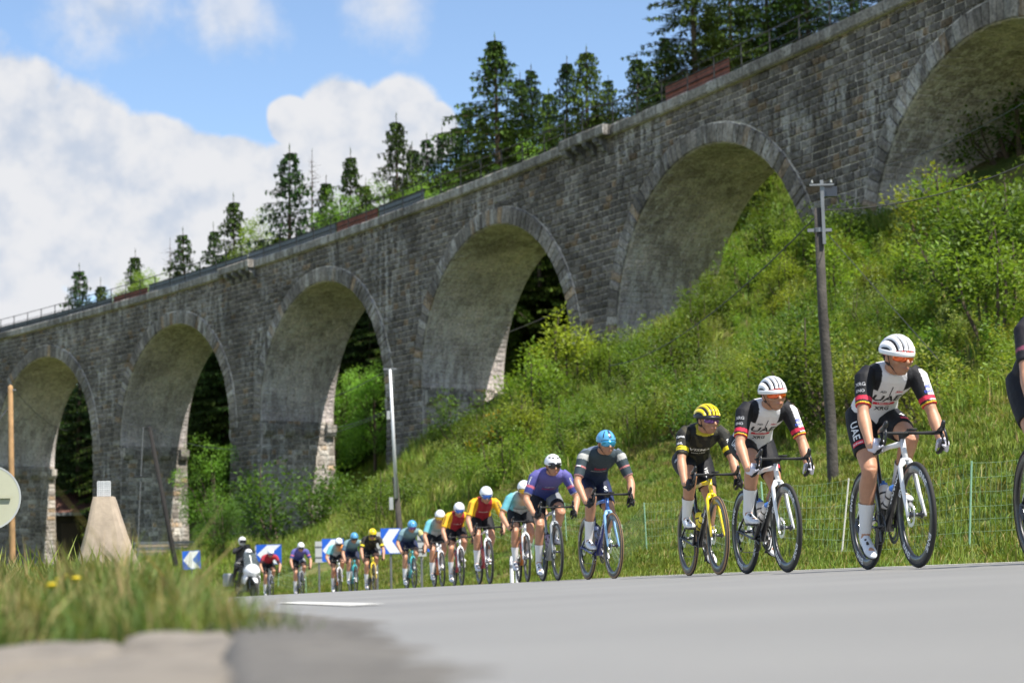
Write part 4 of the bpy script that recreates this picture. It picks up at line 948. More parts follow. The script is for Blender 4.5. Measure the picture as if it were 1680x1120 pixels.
# ------------------------------------------------------------------ kits
def base(V, c): return np.tile(np.array(c, float), (len(V), 1))
K_BLK = (.012, .012, .015)
def kit_uae(V, q, I):
    C = base(V, (.74, .72, .74)); y = q['y']; u = q['u']
    C[(u > .80) & (np.abs(y) > .085) & ~q['isarmL'] & ~q['isarmR']] = K_BLK
    for nm, s in (('R', -1), ('L', 1)):
        a = q['a'+nm]; m = q['isarm'+nm]; fr = (V-np.array(I['J']['sh'+nm]))
        if nm == 'R': C[m & (a > -.05)] = K_BLK
        else: C[m & (y < np.array(I['J']['shL'])[1]+(np.array(I['J']['elL'])[1]-np.array(I['J']['shL'])[1])*a-.004)] = K_BLK
        C[m & (a > .60) & (a < .70)] = (.62, .03, .07)
        e = I['se']; C[m & (a > e-.075) & (a <= e-.05)] = (.02, .02, .02); C[m & (a > e-.05) & (a <= e-.025)] = (.8, .55, .03); C[m & (a > e-.025)] = (.55, .03, .04)
    return C
def bib_black(V, q, I):
    C = base(V, K_BLK)
    return C
def kit_visma(V, q, I):
    n = np.sin(V[:, 0]*55+2*np.sin(V[:, 2]*40))*np.sin(V[:, 1]*50+V[:, 2]*30); C = np.where(n[:, None] > .25, np.array((.05, .045, .028)), np.array((.016, .016, .014)))
    for nm in 'RL': a = q['a'+nm]; m = q['isarm'+nm]; C[m & (a > .55) & (a < .68)] = (.78, .62, .02)
    C[(q['u'] > 1.06) & (np.abs(q['y']) < .08)] = (.5, .42, .04); C[q['u'] < .1] = (.6, .5, .03); return C
def kit_navy(V, q, I):
    C = base(V, (.016, .026, .06)); t = np.clip((q['u']-.35)/.5, 0, 1)[:, None]; C = C*(1-t)+np.array((.038, .055, .066))*t
    b = q['front'] < -.03; C[b] = (.13, .16, .22)
    for nm in 'RL': a = q['a'+nm]; m = q['isarm'+nm]; e = I['se']; C[m & (a > e-.03)] = (.5, .25, .25); C[m & (a > .45) & (a < .5)] = (.55, .2, .2); C[m & (a > .02) & (a < .22) & (q['front'] > 0)] = (.42, .42, .40)
    return C
def bib_navy(V, q, I):
    C = base(V, (.014, .018, .045))
    for nm in 'RL': C[q['isleg'+nm] & (np.abs(q['y']) > .145)] = (.02, .03, .09)
    return C
def kit_purple(V, q, I):
    t = np.clip((q['u']-.2)/.7, 0, 1)[:, None]; C = np.array((.02, .035, .16))*(1-t)+np.array((.11, .10, .31))*t
    for nm in 'RL':
        a = np.clip(q['a'+nm], 0, 1); m = q['isarm'+nm]; w = a[:, None]; C2 = np.array((.09, .085, .28))*(1-w)+np.array((.015, .03, .16))*w; C[m] = C2[m]; C[m & (a > .45) & (a < .55) & (q['front'] > 0)] = (.5, .13, .2); e = I['se']; C[m & (a > e-.03)] = (.5, .5, .58)
    return C
def bib_grey(V, q, I):
    C = base(V, K_BLK); C[q['isleg'+'L'] & (q['hL'] < .55)] = (.20, .21, .23); return C
def kit_teal(V, q, I):
    t = np.clip(q['y']/.26+.5+(q['u']-.6)*.35, 0, 1)[:, None]; C = np.array((.13, .40, .46))*(1-t)+np.array((.75, .27, .05))*t
    m = (np.abs(q['y']) < .1) & (q['front'] > .02) & (q['u'] < .75); C[m] = (.30, .36, .37); m = (np.abs(q['y']) < .11) & (q['front'] > .02) & (q['u'] < .42); C[m] = (.45, .46, .47)
    a = q['aL']; m = q['isarmL']; C[m & (a > .5)] = (.10, .36, .44); e = I['se']
    for nm in 'RL': C[q['isarm'+nm] & (q['a'+nm] > e-.06)] = (.55, .28, .10)
    return C
def kit_red(V, q, I):
    C = base(V, (.30, .018, .03)); C[(np.abs(q['y']) > .11)] = (.78, .40, .01)
    for nm in 'RL': C[q['isarm'+nm]] = (.72, .40, .02)
    C[(np.abs(q['y']) < .03) & (q['u'] > .55)] = (.25, .01, .02); return C
def kit_tealnavy(V, q, I):
    t = np.clip((q['u']-.25)/.6, 0, 1)[:, None]; C = np.array((.02, .03, .08))*(1-t)+np.array((.16, .26, .29))*t
    C[q['isarmL'] & (q['aL'] < .45)] = (.50, .48, .20)
    for nm in 'RL': C[q['isarm'+nm] & (q['a'+nm] > .35)] = (.06, .11, .16)
    return C
def kit_scarlet(V, q, I):
    C = base(V, (.33, .02, .035)); C[q['u'] < .35] = (.03, .02, .025)
    for nm in 'RL': C[q['isarm'+nm] & (q['a'+nm] > .45)] = (.06, .02, .03)
    return C
def kit_black(V, q, I):
    C = base(V, (.018, .016, .02))
    for nm in 'RL': C[q['isarm'+nm] & (q['a'+nm] > .52) & (q['a'+nm] < .60)] = (.22, .06, .10)
    return C
# ------------------------------------------------------------------ lettering on the nearest riders
def chest(o, I, t, u, txt, size, m, dy=0):
    c = I['spine'](u)-I['bn']*.10+Vector((0, dy, 0)); D = (I['bn']*.9-I['sd']*.55).normalized(); project_text(txt, size, o, c, Vector((0, 1, 0)), I['sd'], D, m, t, 'chest_print')
def sleeve(o, I, t, nm, a, txt, size, m, D=None, vert=False):
    sh, el = I['J']['sh'+nm], I['J']['el'+nm]; s = -1 if nm == 'R' else 1; c = sh+(el-sh)*a; ax = (el-sh).normalized(); D = Vector(D or (-.75, -s*.65, .1)); D = (D-ax*D.dot(ax)).normalized(); side = ax.cross(D)
    U, W = (side, -ax) if not vert else (ax, side)
    if U.cross(W).dot(D) > 0: U = -U if not vert else U; W = W if not vert else -W
    project_text(txt, size, o, c, U, W, D, m, t, 'sleeve_print')
def thigh(o, I, t, nm, a, txt, size, m, D=None, vert=True):
    hp, kn = I['J']['hip'+nm], I['J']['kn'+nm]; s = -1 if nm == 'R' else 1; c = hp+(kn-hp)*a; ax = (kn-hp).normalized(); D = Vector(D or (-.6, -s*.8, -.2)); D = (D-ax*D.dot(ax)).normalized(); side = ax.cross(D)
    U, W = (ax, side) if vert else (side, -ax)
    if U.cross(W).dot(D) > 0: U, W = (U, -W) if vert else (-U, W)
    project_text(txt, size, o, c, U, W, D, m, t, 'thigh_print')
m_blue_p = mat('blue_print', (.05, .10, .5), .6)
def pr_uae(o, I, t):
    chest(o, I, t, .80, (.006, .10), 0, m_decal_k)
    chest(o, I, t, .60, 'UAE', .105, m_decal_k); chest(o, I, t, .47, (.15, .028), 0, m_decal_r); chest(o, I, t, .475, 'EMIRATES', .022, m_decal_w); chest(o, I, t, .36, 'XRG', .05, m_decal_k)
    chest(o, I, t, .78, 'AD', .03, m_decal_k, -.05); chest(o, I, t, .78, 'Abu', .032, m_decal_r, .06)
    sleeve(o, I, t, 'R', .34, 'XRG', .035, m_decal_g); sleeve(o, I, t, 'R', .50, 'ENO', .03, m_decal_g); sleeve(o, I, t, 'L', .40, 'AD', .034, m_blue_p, (-.95, -.3, .1)); sleeve(o, I, t, 'L', .52, 'ENOC', .026, m_blue_p, (-.95, -.3, .1))
def pr_uae_s(o, I, t):
    thigh(o, I, t, 'R', .36, 'UAE', .075, m_decal_w); thigh(o, I, t, 'R', .58, (.09, .03), 0, m_decal_r, None, False); thigh(o, I, t, 'R', .58, 'Emirates', .022, m_decal_w, None, False)
    thigh(o, I, t, 'L', .50, '✣', .05, m_decal_w, (-.2, -.2, -1)); thigh(o, I, t, 'L', .62, (.03, .06), 0, m_decal_r, (-.2, -.2, -1))
def pr_visma(o, I, t):
    chest(o, I, t, .58, 'VISMA', .070, m_decal_w); chest(o, I, t, .46, 'Lease a Bike', .026, m_decal_w); sleeve(o, I, t, 'R', .25, 'Visma', .036, m_decal_w); sleeve(o, I, t, 'R', .48, 'NHL', .03, m_decal_w); sleeve(o, I, t, 'L', .42, 'SK', .05, m_decal_w, (-.95, -.3, .1)); sleeve(o, I, t, 'R', .615, 'Jumbo', .02, m_decal_k)
def pr_visma_s(o, I, t): thigh(o, I, t, 'L', .45, 'VISMA', .045, m_decal_w, (-.5, .1, -.6)); thigh(o, I, t, 'R', .3, '⊛', .05, m_decal_w)
def pr_navy(o, I, t): chest(o, I, t, .66, 'Soudal', .05, m_decal_r); chest(o, I, t, .56, (.17, .010), 0, m_decal_g); sleeve(o, I, t, 'R', .475, (.05, .012), 0, m_decal_w)
def pr_navy_s(o, I, t): thigh(o, I, t, 'L', .40, 'S', .10, m_decal_w, (-.75, .05, -.5), False); thigh(o, I, t, 'L', .58, '●', .05, m_decal_r, (-.75, .05, -.5), False)
def pr_purple(o, I, t): chest(o, I, t, .55, 'ALPECIN', .042, m_decal_r); chest(o, I, t, .66, 'PREMIER TECH', .018, m_decal_w); sleeve(o, I, t, 'R', .30, 'Canyon', .034, m_decal_w, None, True); sleeve(o, I, t, 'L', .34, 'Canyon', .034, m_decal_w, (-.95, -.3, .1), True)
def pr_red(o, I, t): sleeve(o, I, t, 'R', .38, 'COFIDIS', .045, m_decal_k, None, True); sleeve(o, I, t, 'L', .32, 'COFIDIS', .045, m_decal_k, (-.95, -.2, .1), True); chest(o, I, t, .6, 'COFIDIS', .04, m_decal_w)
def pr_teal(o, I, t): chest(o, I, t, .40, 'DECATHLON', .036, m_decal_k)

# ------------------------------------------------------------------ bicycles' paint
def paint(n, c, rough=.28): return mat('paint_'+n, c, rough, coat=.5)
P_WH, P_YE, P_BL, P_GR, P_LB, P_OR, P_TEAL, P_RED, P_NV = paint('white', (.76, .76, .77)), paint('yellow', (.82, .62, .02)), paint('blue', (.05, .16, .50)), paint('grey', (.30, .32, .34)), paint('sky', (.25, .45, .70)), paint('orange', (.8, .25, .03)), paint('teal', (.05, .40, .42)), paint('red', (.5, .03, .04)), paint('navy', (.02, .03, .20))
B_CL, B_YE, B_PU, B_NV, B_WH, B_RD = mat('bottle_clear', (.55, .52, .50), .35), mat('bottle_yellow', (.75, .62, .03), .4), mat('bottle_purple', (.28, .25, .38), .4), mat('bottle_navy', (.06, .08, .16), .4), mat('bottle_white', (.7, .7, .7), .4), mat('bottle_red', (.45, .06, .05), .4)
G_WH = mat('glove_white', (.62, .60, .68), .8); G_BK = mat('glove_black', (.02, .02, .025), .8)
H_W, H_K, H_Y, H_B, H_DB, H_R = mat('helmet_white', (.78, .78, .79), .25, coat=.4), mat('helmet_black', (.015, .015, .018), .4), mat('helmet_yellow', (.82, .62, .01), .25, coat=.4), mat('helmet_blue', (.10, .36, .62), .25, coat=.4), mat('helmet_navy', (.02, .03, .08), .3), mat('helmet_red', (.5, .03, .06), .3)
BK_UAE = dict(frame=P_WH, down=m_black, fork=P_WH, bottle=B_CL, cap=P_BL, rim='ENVE', rim_size=.058, dtext='COLNAGO'); BK_VIS = dict(frame=P_YE, down=m_black, fork=P_YE, bottle=B_YE, dtext='cervélo', dmat=m_decal_w, tan=True)
BK_BLU = dict(frame=P_BL, down=P_NV, fork=P_LB, bottle=B_NV, tan=True, rim='ROVAL', rim_size=.036, dtext='TARMAC'); BK_GRY = dict(frame=P_GR, down=P_GR, fork=P_GR, bottle=B_PU); BK_WOR = dict(frame=P_WH, down=P_OR, fork=P_WH, bottle=B_RD); BK_WH = dict(frame=P_WH, down=P_RED, fork=P_WH, bottle=B_RD)
BK_TEA = dict(frame=P_TEAL, down=P_TEAL, fork=P_TEAL, bottle=B_WH); BK_BLK = dict(frame=m_black, down=m_black, fork=m_black, bottle=B_WH)
CENTRE = ((0, .45, 1.05, .07),)
uae = dict(kit=kit_uae, bib=bib_black, hel=(H_W, H_K), hstyle='vent', lens='orange', gframe=H_R, glove=G_WH)
red = dict(kit=kit_red, bib=bib_black, hel=(H_W, H_K), slots=CENTRE, lens='blue'); teal = dict(kit=kit_teal, bib=bib_black, hel=(H_W, H_K), slots=CENTRE, lens='yellow', hrim=mat('helmet_brown', (.35, .18, .10), .4))
bluekit = dict(kit=kit_tealnavy, bib=bib_navy, hel=(H_B, H_DB), slots=((0, .4, 1.0, .12), (.7, .5, 1.2, .08), (-.7, .5, 1.2, .08)), lens='purple')
# front wheel (px, py), distance of the front wheel, rear wheel px, crank angle of the right pedal (deg, 90 = down), spec, bike, labels
PELOTON = [
 (1796, 930, 10.7, 1700, 60, dict(uae, kit=kit_black, pitch=34, vox=.010, glove=None, lens='dark', hel=(H_W, H_K)), BK_BLK, 'cyclist in black kit cut off by the right edge of the picture', 'black racing bicycle of which only the rear wheel shows at the right edge'),
 (1508, 934, 12.8, 1425, 104, dict(uae, pitch=29, yaw=15, nod=9, elbow=.55, vox=.0075, print=pr_uae, print_s=pr_uae_s, hyo=-.01), BK_UAE, 'cyclist in white and black kit, rightmost of the two with orange lenses', 'white and black bicycle with rim lettering right of the wooden pole'),
 (1293, 941, 15.2, 1226, -38, dict(uae, pitch=28, yaw=5, tilt=5, nod=2, elbow=.6, vox=.0075, print=pr_uae, print_s=pr_uae_s), BK_UAE, 'smiling cyclist in white and black kit left of the wooden pole', 'white and black bicycle with rim lettering beside the yellow bicycle'),
 (1180, 944, 17.3, 1131, -55, dict(kit=kit_visma, bib=bib_black, hel=(H_Y, H_K), hstyle='vent', lens='purple', pitch=27, yaw=20, nod=4, elbow=.7, rib=.0062, hrim=H_K, vox=.0085, print=pr_visma, print_s=pr_visma_s, glove=G_BK, size=.97), BK_VIS, 'cyclist in black and yellow kit with a striped yellow and black helmet', 'yellow and black bicycle third from the right'),
 (1008, 951, 20.6, 965, -12, dict(kit=kit_navy, bib=bib_navy, hel=(H_B, H_DB), slots=((0, .3, 1.25, .16), (.75, .5, 1.25, .06), (-.75, .5, 1.25, .06)), lens='cyan', pitch=30, size=1.06, yaw=5, nod=8, elbow=.75, vox=.009, print=pr_navy, print_s=pr_navy_s, glove=G_BK), BK_BLU, 'cyclist in dark navy kit with a bright blue helmet and blue lenses', 'bright blue bicycle with tan tyres'),
 (916, 954, 23.7, 891, 82, dict(kit=kit_purple, bib=bib_grey, hel=(H_W, H_K), slots=((.35, .85, 1.0, .2), (-.35, .85, 1.0, .2), (.9, .8, .95, .2), (-.9, .8, .95, .2)), lens='dark', pitch=26, size=1.05, yaw=7, nod=8, elbow=.6, vox=.009, print=pr_purple, glove=G_BK), BK_GRY, 'cyclist in purple and blue kit beside the rider in navy', 'grey bicycle beside the bright blue one'),
 (866, 956, 28.6, 852, 30, dict(teal, pitch=22, yaw=-4, nod=16, elbow=1.0, vox=.011, print=pr_teal), BK_WOR, 'cyclist in teal and orange kit half hidden behind the purple kit rider', 'white and orange bicycle half hidden behind the grey one'),
 (804, 960, 30.6, 787, 20, dict(red, pitch=27, yaw=-2, nod=20, elbow=.8, vox=.011, print=pr_red), BK_WH, 'taller cyclist in red kit with yellow sleeves', 'white bicycle of the taller rider with yellow sleeves'),
 (758, 962, 35.6, 746, 75, dict(red, pitch=26, yaw=-2, nod=20, elbow=1.0, vox=.012, print=pr_red), BK_WH, 'crouching cyclist in red kit with yellow sleeves', 'white bicycle of the crouching rider with yellow sleeves'),
 (726, 963, 38.5, 713, 40, dict(teal, pitch=26, yaw=-14, nod=22, tilt=-6, elbow=1.1, vox=.012), BK_WOR, 'cyclist in teal and orange kit left of the crouching red kit rider', 'white bicycle between a teal one and the red kit riders'),
 (680, 965, 42.8, 668, 60, dict(bluekit, pitch=24, nod=26, elbow=1.1, vox=.013), BK_TEA, 'crouching cyclist with blue helmet right of the large chevron sign', 'teal bicycle right of the large chevron sign'),
 (614, 968, 47.5, 606, 80, dict(kit=kit_visma, bib=bib_black, hel=(H_Y, H_K), slots=((0, .7, .8, .5), (0, 1.0, 1.08, .5)), lens='dark', pitch=28, nod=24, elbow=1.1, vox=.014), BK_VIS, 'far cyclist in black kit with a plain yellow helmet', 'far yellow bicycle left of the large chevron sign'),
 (584, 968, 49.5, 575, 10, dict(bluekit, lens='dark', pitch=27, nod=22, elbow=.9, vox=.014), BK_TEA, 'far cyclist with blue helmet between a teal and a yellow helmeted rider', 'far teal bicycle left of the far yellow one'),
 (558, 969, 52.3, 551, 95, dict(teal, lens='dark', pitch=23, nod=26, elbow=1.1, vox=.014), BK_WOR, 'far cyclist in teal and orange kit in front of a chevron sign', 'far white bicycle in front of the middle chevron sign'),
 (496, 971, 55.5, 488, 85, dict(kit=kit_purple, bib=bib_grey, hel=(H_W, H_K), slots=CENTRE, lens='dark', pitch=27, nod=20, elbow=1.0, vox=.014), BK_GRY, 'far cyclist in purple kit riding alone between two chevron signs', 'far grey bicycle between two chevron signs'),
 (446, 973, 60.0, 438, 88, dict(kit=kit_scarlet, bib=bib_black, hel=(H_W, H_R), slots=CENTRE, lens='purple', pitch=25, nod=22, elbow=1.1, vox=.015), BK_GRY, 'farthest cyclist in red kit beside the white motorcycle', 'farthest bicycle beside the white motorcycle'),
]
def place(pxf, py, D, pxr):
    F = at(pxf, py, D); Yr = D+.9
    for _ in range(20):
        Rr = at(pxr, py, Yr); dx = F.x-Rr.x; Yr = D+math.sqrt(max(.2, .99**2-dx*dx))
    mid = (F+Rr)/2; h = math.atan2(F.y-Rr.y, F.x-Rr.x); return Vector((mid.x, mid.y, float(road_z(mid.x, mid.y)))), h
for (pxf, py, D, pxr, ck, sp, bk, lab, blab) in PELOTON:
    p, h = place(pxf, py, D, pxr); lean = R(sp.get('lean', 0))
    make_bike(p, h, lean, R(ck), 0, bk, blab); make_rider(p, h, lean, R(ck), sp, lab)
run_jobs()

# ------------------------------------------------------------------ vegetation
m_leaf = mat('leaf', (.09, .14, .03), .5, 0, .3, attr='Col', trans=.42, hue=(.025, .25)); m_needle = mat('needle', (.03, .06, .02), .6, 0, .2, attr='Col', trans=.06, hue=(.015, .2))
m_bark = mat('bark', (.09, .065, .045), .9, noise=(9, .4), bump=(14, .6, .03)); m_grassm = mat('grass_blade', (.12, .16, .035), .6, 0, .25, attr='Col', trans=.35, hue=(.02, .2))
vr = random.Random(21)
def rvec(r=1.0):
    while True:
        v = Vector((vr.uniform(-1, 1), vr.uniform(-1, 1), vr.uniform(-1, 1)))
        if .05 < v.length < 1: return v*r
def leaf(mb, p, d, w, l, col):
    """folded leaf: two triangles pairs along d"""
    d = d.normalized(); sd = d.cross(Vector((vr.uniform(-.5, .5), vr.uniform(-.5, .5), 1))); sd = sd.normalized() if sd.length > 1e-4 else Vector((1, 0, 0)); nn = sd.cross(d)
    mb.cur = col; mb.add([p, p+d*l*.5+sd*w*.5+nn*w*.12, p+d*l, p+d*l*.5-sd*w*.5+nn*w*.12], [(0, 1, 2), (0, 2, 3)])
def gcol(base, v=.25, yel=0.0):
    k = 1+vr.uniform(-v, v); y = vr.random()*yel; return (base[0]*k+y*.12, base[1]*k+y*.06, base[2]*k)
def shrub_mesh(seed, h, w, nl, lsz, base, yel=.15, stems=7, flowers=None, open_=.0):
    vr.seed(seed); mb = MB(); wood = MB(); tips = []
    for k in range(stems):
        a = vr.uniform(0, 6.28); r = vr.uniform(.1, 1)*w*.5; top = Vector((math.cos(a)*r, math.sin(a)*r, h*vr.uniform(.55, 1.0)*(1-.25*(r/(w*.5))))); b0 = Vector((math.cos(a)*.08*w, math.sin(a)*.08*w, -.1)); m1 = b0.lerp(top, .5)+Vector((math.cos(a), math.sin(a), 0))*.08*w
        wood.tube([b0, m1, top], [.018*h, .012*h, .004*h], 5)
        for q in range(5): tips.append((m1.lerp(top, vr.uniform(-.2, 1.05))+rvec(.16*w), vr.uniform(.7, 1.25)))
    n = nl//len(tips)
    for c, br in tips:
        cc = gcol((base[0]*br, base[1]*br, base[2]*br), .12)
        for k in range(n):
            o = rvec(1); o = o*(.18*w*(.5+.5*o.length)); p = c+o+Vector((0, 0, -.0))
            if p.z < .02: p.z = .02+vr.random()*.1
            leaf(mb, p, Vector((o.x, o.y, o.z*.4+vr.uniform(-.1, .5)*.2)).normalized()+rvec(.7), lsz*vr.uniform(.5, .8), lsz*vr.uniform(.9, 1.5), gcol(cc, .22, yel*.5))
        if flowers and vr.random() < .7:
            for k in range(14): leaf(mb, c+rvec(.15*w)+Vector((0, 0, .08*h)), Vector((vr.uniform(-1, 1), vr.uniform(-1, 1), 1)), lsz*.8, lsz*1.0, gcol(flowers, .2))
    return mb.mesh('foliage'), wood.mesh('stems')
def spruce_mesh(seed, H=20.0, W=3.4, base=(.030, .060, .016), dead=False, droop=.5, dens=1.0):
    vr.seed(seed); mb = MB(); tr = MB(); tr.tube([(0, 0, -1.5), (0, 0, H*.3), (vr.uniform(-.1, .1), vr.uniform(-.1, .1), H*.7), (0, 0, H)], [.24, .19, .09, .015], 7)
    z = H*.06
    while z < H*.985:
        f = z/H; L = W*min(1, (1-f)*1.75)*(.82 if f < .12 else 1)+.13; nb = 6 if f > .5 else 7
        a0 = vr.uniform(0, 6.28)
        for k in range(nb):
            if vr.random() < (.12 if not dead else .45): continue
            a = a0+6.28*k/nb+vr.uniform(-.3, .3); l = L*vr.uniform(.5, 1.3); d = Vector((math.cos(a), math.sin(a), 0)); up = .35*f+.05
            n = max(3, int(l/.24)); pts = []
            for i in range(n+1):
                t = i/n; pts.append(Vector((0, 0, z))+d*(l*t)+Vector((0, 0, l*(up*t-droop*t*t+.16*t**4))))
            tr.tube([pts[0], pts[n//2], pts[-1]], [.03*(1-f)+.012, .015, .004], 3, False)
            if dead:
                for q in range(3): i = vr.randint(1, n); tr.tube([pts[i], pts[i]+d*.3+rvec(.35)], [.008, .002], 3, False)
                continue
            br = vr.uniform(.7, 1.3)
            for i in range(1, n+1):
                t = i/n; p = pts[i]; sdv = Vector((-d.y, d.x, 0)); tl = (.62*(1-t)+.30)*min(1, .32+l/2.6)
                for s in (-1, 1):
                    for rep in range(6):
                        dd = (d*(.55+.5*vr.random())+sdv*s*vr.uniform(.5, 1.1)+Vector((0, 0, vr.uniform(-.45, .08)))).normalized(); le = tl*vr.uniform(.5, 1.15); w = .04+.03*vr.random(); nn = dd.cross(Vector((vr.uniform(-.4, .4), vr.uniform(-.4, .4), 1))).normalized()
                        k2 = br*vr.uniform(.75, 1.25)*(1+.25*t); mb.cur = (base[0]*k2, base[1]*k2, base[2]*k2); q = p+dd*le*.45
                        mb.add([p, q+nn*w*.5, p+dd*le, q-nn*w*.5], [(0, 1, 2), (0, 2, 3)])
                        if vr.random() < .3:                      # hanging twig
                            h = p+dd*le*vr.uniform(.3, .8); le2 = vr.uniform(.15, .32); mb.add([h, h+Vector((vr.uniform(-.1, .1), vr.uniform(-.1, .1), -le2*.5))+nn*.03, h+Vector((0, 0, -le2)), h+Vector((0, 0, -le2*.5))-nn*.03], [(0, 1, 2), (0, 2, 3)])
        z += vr.uniform(.5, .76) if f < .7 else vr.uniform(.34, .5) if f < .86 else vr.uniform(.2, .3)
    for k in range(5): p = Vector((0, 0, H-.1*k*.6)); mb.cur = base; mb.add([p, p+rvec(.05)+Vector((0, 0, .2)), p+Vector((0, 0, .35)), p+rvec(.05)], [(0, 1, 2), (0, 2, 3)])
    return (mb.mesh('needles') if mb.v else None), tr.mesh('trunk')
def broad_mesh(seed, H=12.0, W=7.0, n=9000, base=(.075, .125, .025), lsz=.17):
    vr.seed(seed); mb = MB(); tr = MB(); tr.tube([(0, 0, -1), (.1, 0, H*.35), (0, .15, H*.75)], [.2, .15, .05], 7); cl = []
    for k in range(34):
        o = rvec(1); c = Vector((o.x*W*.46, o.y*W*.46, H*.58+o.z*H*.40)); cl.append((c, vr.uniform(.65, 1.35), W*vr.uniform(.10, .19)))
        if k < 12: tr.tube([(0, 0, H*vr.uniform(.25, .5)), c*.6+Vector((0, 0, H*.2)), c], [.07, .04, .015], 4)
    for c, br, r in cl:
        for k in range(n//34):
            o = rvec(1); o = o.normalized()*(r*(.55+.5*vr.random())); k2 = br*vr.uniform(.75, 1.25); leaf(mb, c+o, o.normalized()+rvec(.9), lsz*vr.uniform(.5, .8), lsz*vr.uniform(.8, 1.3), (base[0]*k2, base[1]*k2, base[2]*k2))
    return mb.mesh('crown'), tr.mesh('trunk')
def plant(name, meshes, loc, scale, rz, label, cat, group, names, mats, sc_xy=None):
    t = empty(name, loc, rz); s = scale if not sc_xy else None; t.scale = (scale, scale, scale) if not sc_xy else (sc_xy, sc_xy, scale); tag(t, label, cat, group)
    for me, nm, mm in zip(meshes, names, mats):
        if me is None: continue
        o = bpy.data.objects.new(nm, me); COL.objects.link(o); o.parent = t
        if not me.materials: me.materials.append(mm)
    return t
SPRUCE = [spruce_mesh(100+k, 20, w, base=(1.5*b[0], 1.4*b[1], 1.1*b[2]), droop=d) for k, (w, b, d) in enumerate(((3.2, (.034, .064, .016), .5), (2.8, (.028, .055, .018), .42), (3.6, (.040, .072, .015), .6), (3.1, (.052, .086, .016), .4), (2.6, (.027, .052, .018), .48)))]
DEADSP = spruce_mesh(140, 20, 1.7, dead=True)
BROAD = [broad_mesh(160+k, 12, 7, base=(2.1*b[0], 2.15*b[1], 2.0*b[2])) for k, b in enumerate(((.085, .14, .022), (.06, .11, .022), (.10, .15, .03)))]
def bridge_y(px): return float(np.interp(px, _pxs[::-1], np.array([vpos(s, 0, 0).y for s in _ss])[::-1]))
def spruce_at(px, py, dback, var, label, group='spruces standing above the viaduct', wide=1.0, dead=False):
    Y = bridge_y(px)+dback; top = at(px, py, Y); zg = gz(top.x, top.y); H = max(5, top.z-zg+.4); k = H/20
    plant('dead_spruce' if dead else 'spruce_tree', DEADSP if dead else SPRUCE[var], (top.x, top.y, zg-.3), k, vr.uniform(0, 6.28), label, 'tree', group, ('crown', 'trunk'), (m_needle, m_bark), k*wide*min(1.3, max(.75, (20/H)**.35)))
SIL = [(130, 440, 38, 1, 1.0, 'lone spruce farthest left above the viaduct'), (165, 462, 44, 4, .9, None), (222, 415, 40, 0, .9, 'second spruce from the left above the viaduct deck'), (300, 381, 40, 1, 1, 'bushy spruce rising behind the left grey screens'), (350, 372, 46, 4, .9, None), (383, 325, 38, 0, 1.0, 'spruce standing above the left refuge of the viaduct'),
       (475, 246, 30, 1, 1.15, 'tall spruce beside the bare dead one'), (535, 292, 36, 4, 1, None), (575, 251, 38, 0, .9, 'slender spruce above the middle red screen'), (600, 300, 44, 3, 1, None), (650, 194, 42, 0, 1.05, 'dark spruce pointing into the white cloud'), (676, 240, 46, 4, 1, None), (700, 226, 50, 1, 1, None), (725, 212, 54, 4, 1, None), (748, 205, 52, 0, 1, None), (766, 176, 48, 1, 1, None),
       (812, 64, 26, 2, 1.5, 'tallest open branched spruce left of the blue gap'), (853, 124, 44, 4, 1.1, None), (871, 112, 46, 1, 1.15, 'dark twin spruce right of the tallest one'), (930, 97, 36, 4, 1.2, 'dark spruce left of the bright green spruce'), (962, 82, 28, 3, 1.3, 'bright green spruce above the right refuge'), (998, 130, 50, 1, 1, None), (1045, 93, 30, 0, 1.2, 'spruce left of the big one cut by the top edge'), (1062, 110, 34, 4, 1, None),
       (1135, -90, 38, 2, 1.5, 'big wide branched spruce cut by the top edge'), (1195, -60, 56, 0, 1.4, None), (1255, -90, 60, 3, 1.4, None), (1320, -110, 60, 2, 1.4, None), (1390, -120, 58, 1, 1.3, None), (1460, -140, 60, 0, 1.3, None), (1090, 60, 40, 1, 1.2, None), (1165, 10, 62, 3, 1.2, None), (1225, -40, 66, 4, 1.4, None), (1290, -60, 64, 0, 1.4, None), (790, 190, 34, 3, 1.2, None), (830, 205, 30, 2, 1.3, None), (900, 150, 40, 3, 1.2, None)]
for px, py, d, v, w, lab in SIL: spruce_at(px, py, d, v, lab or 'spruce in the tree row above the deck, '+('left of the left refuge' if px < 410 else 'between left refuge and tallest spruce' if px < 800 else 'between tallest spruce and right refuge' if px < 960 else 'right of the right refuge'), 'spruces standing above the viaduct', w*(1.35 if px < 780 else 1.15))
spruce_at(512, 254, 34, 0, 'bare dead spruce with thin twigs above the deck', None, 1, True); spruce_at(279, 398, 44, 0, 'small bare dead spruce at the left above the deck', None, 1, True)
for px, py, d, v, H in ((420, 356, 32, 0, 9), (195, 465, 36, 2, 8), (250, 440, 40, 2, 8), (640, 300, 40, 2, 10), (690, 300, 36, 0, 10), (720, 290, 30, 2, 9), (560, 320, 30, 0, 8), (880, 240, 26, 2, 9), (1100, 130, 50, 2, 9)):
    Y = bridge_y(px)+d; top = at(px, py, Y); k = H/12; plant('leafy_tree', BROAD[v], (top.x, top.y, top.z-H*.95), k, vr.uniform(0, 6.28), 'light green leafy tree above the deck, '+('left of the left refuge' if px < 410 else 'between the two refuges' if px < 960 else 'right of the right refuge'), 'tree', 'leafy trees among the spruces', ('crown', 'trunk'), (m_leaf, m_bark))
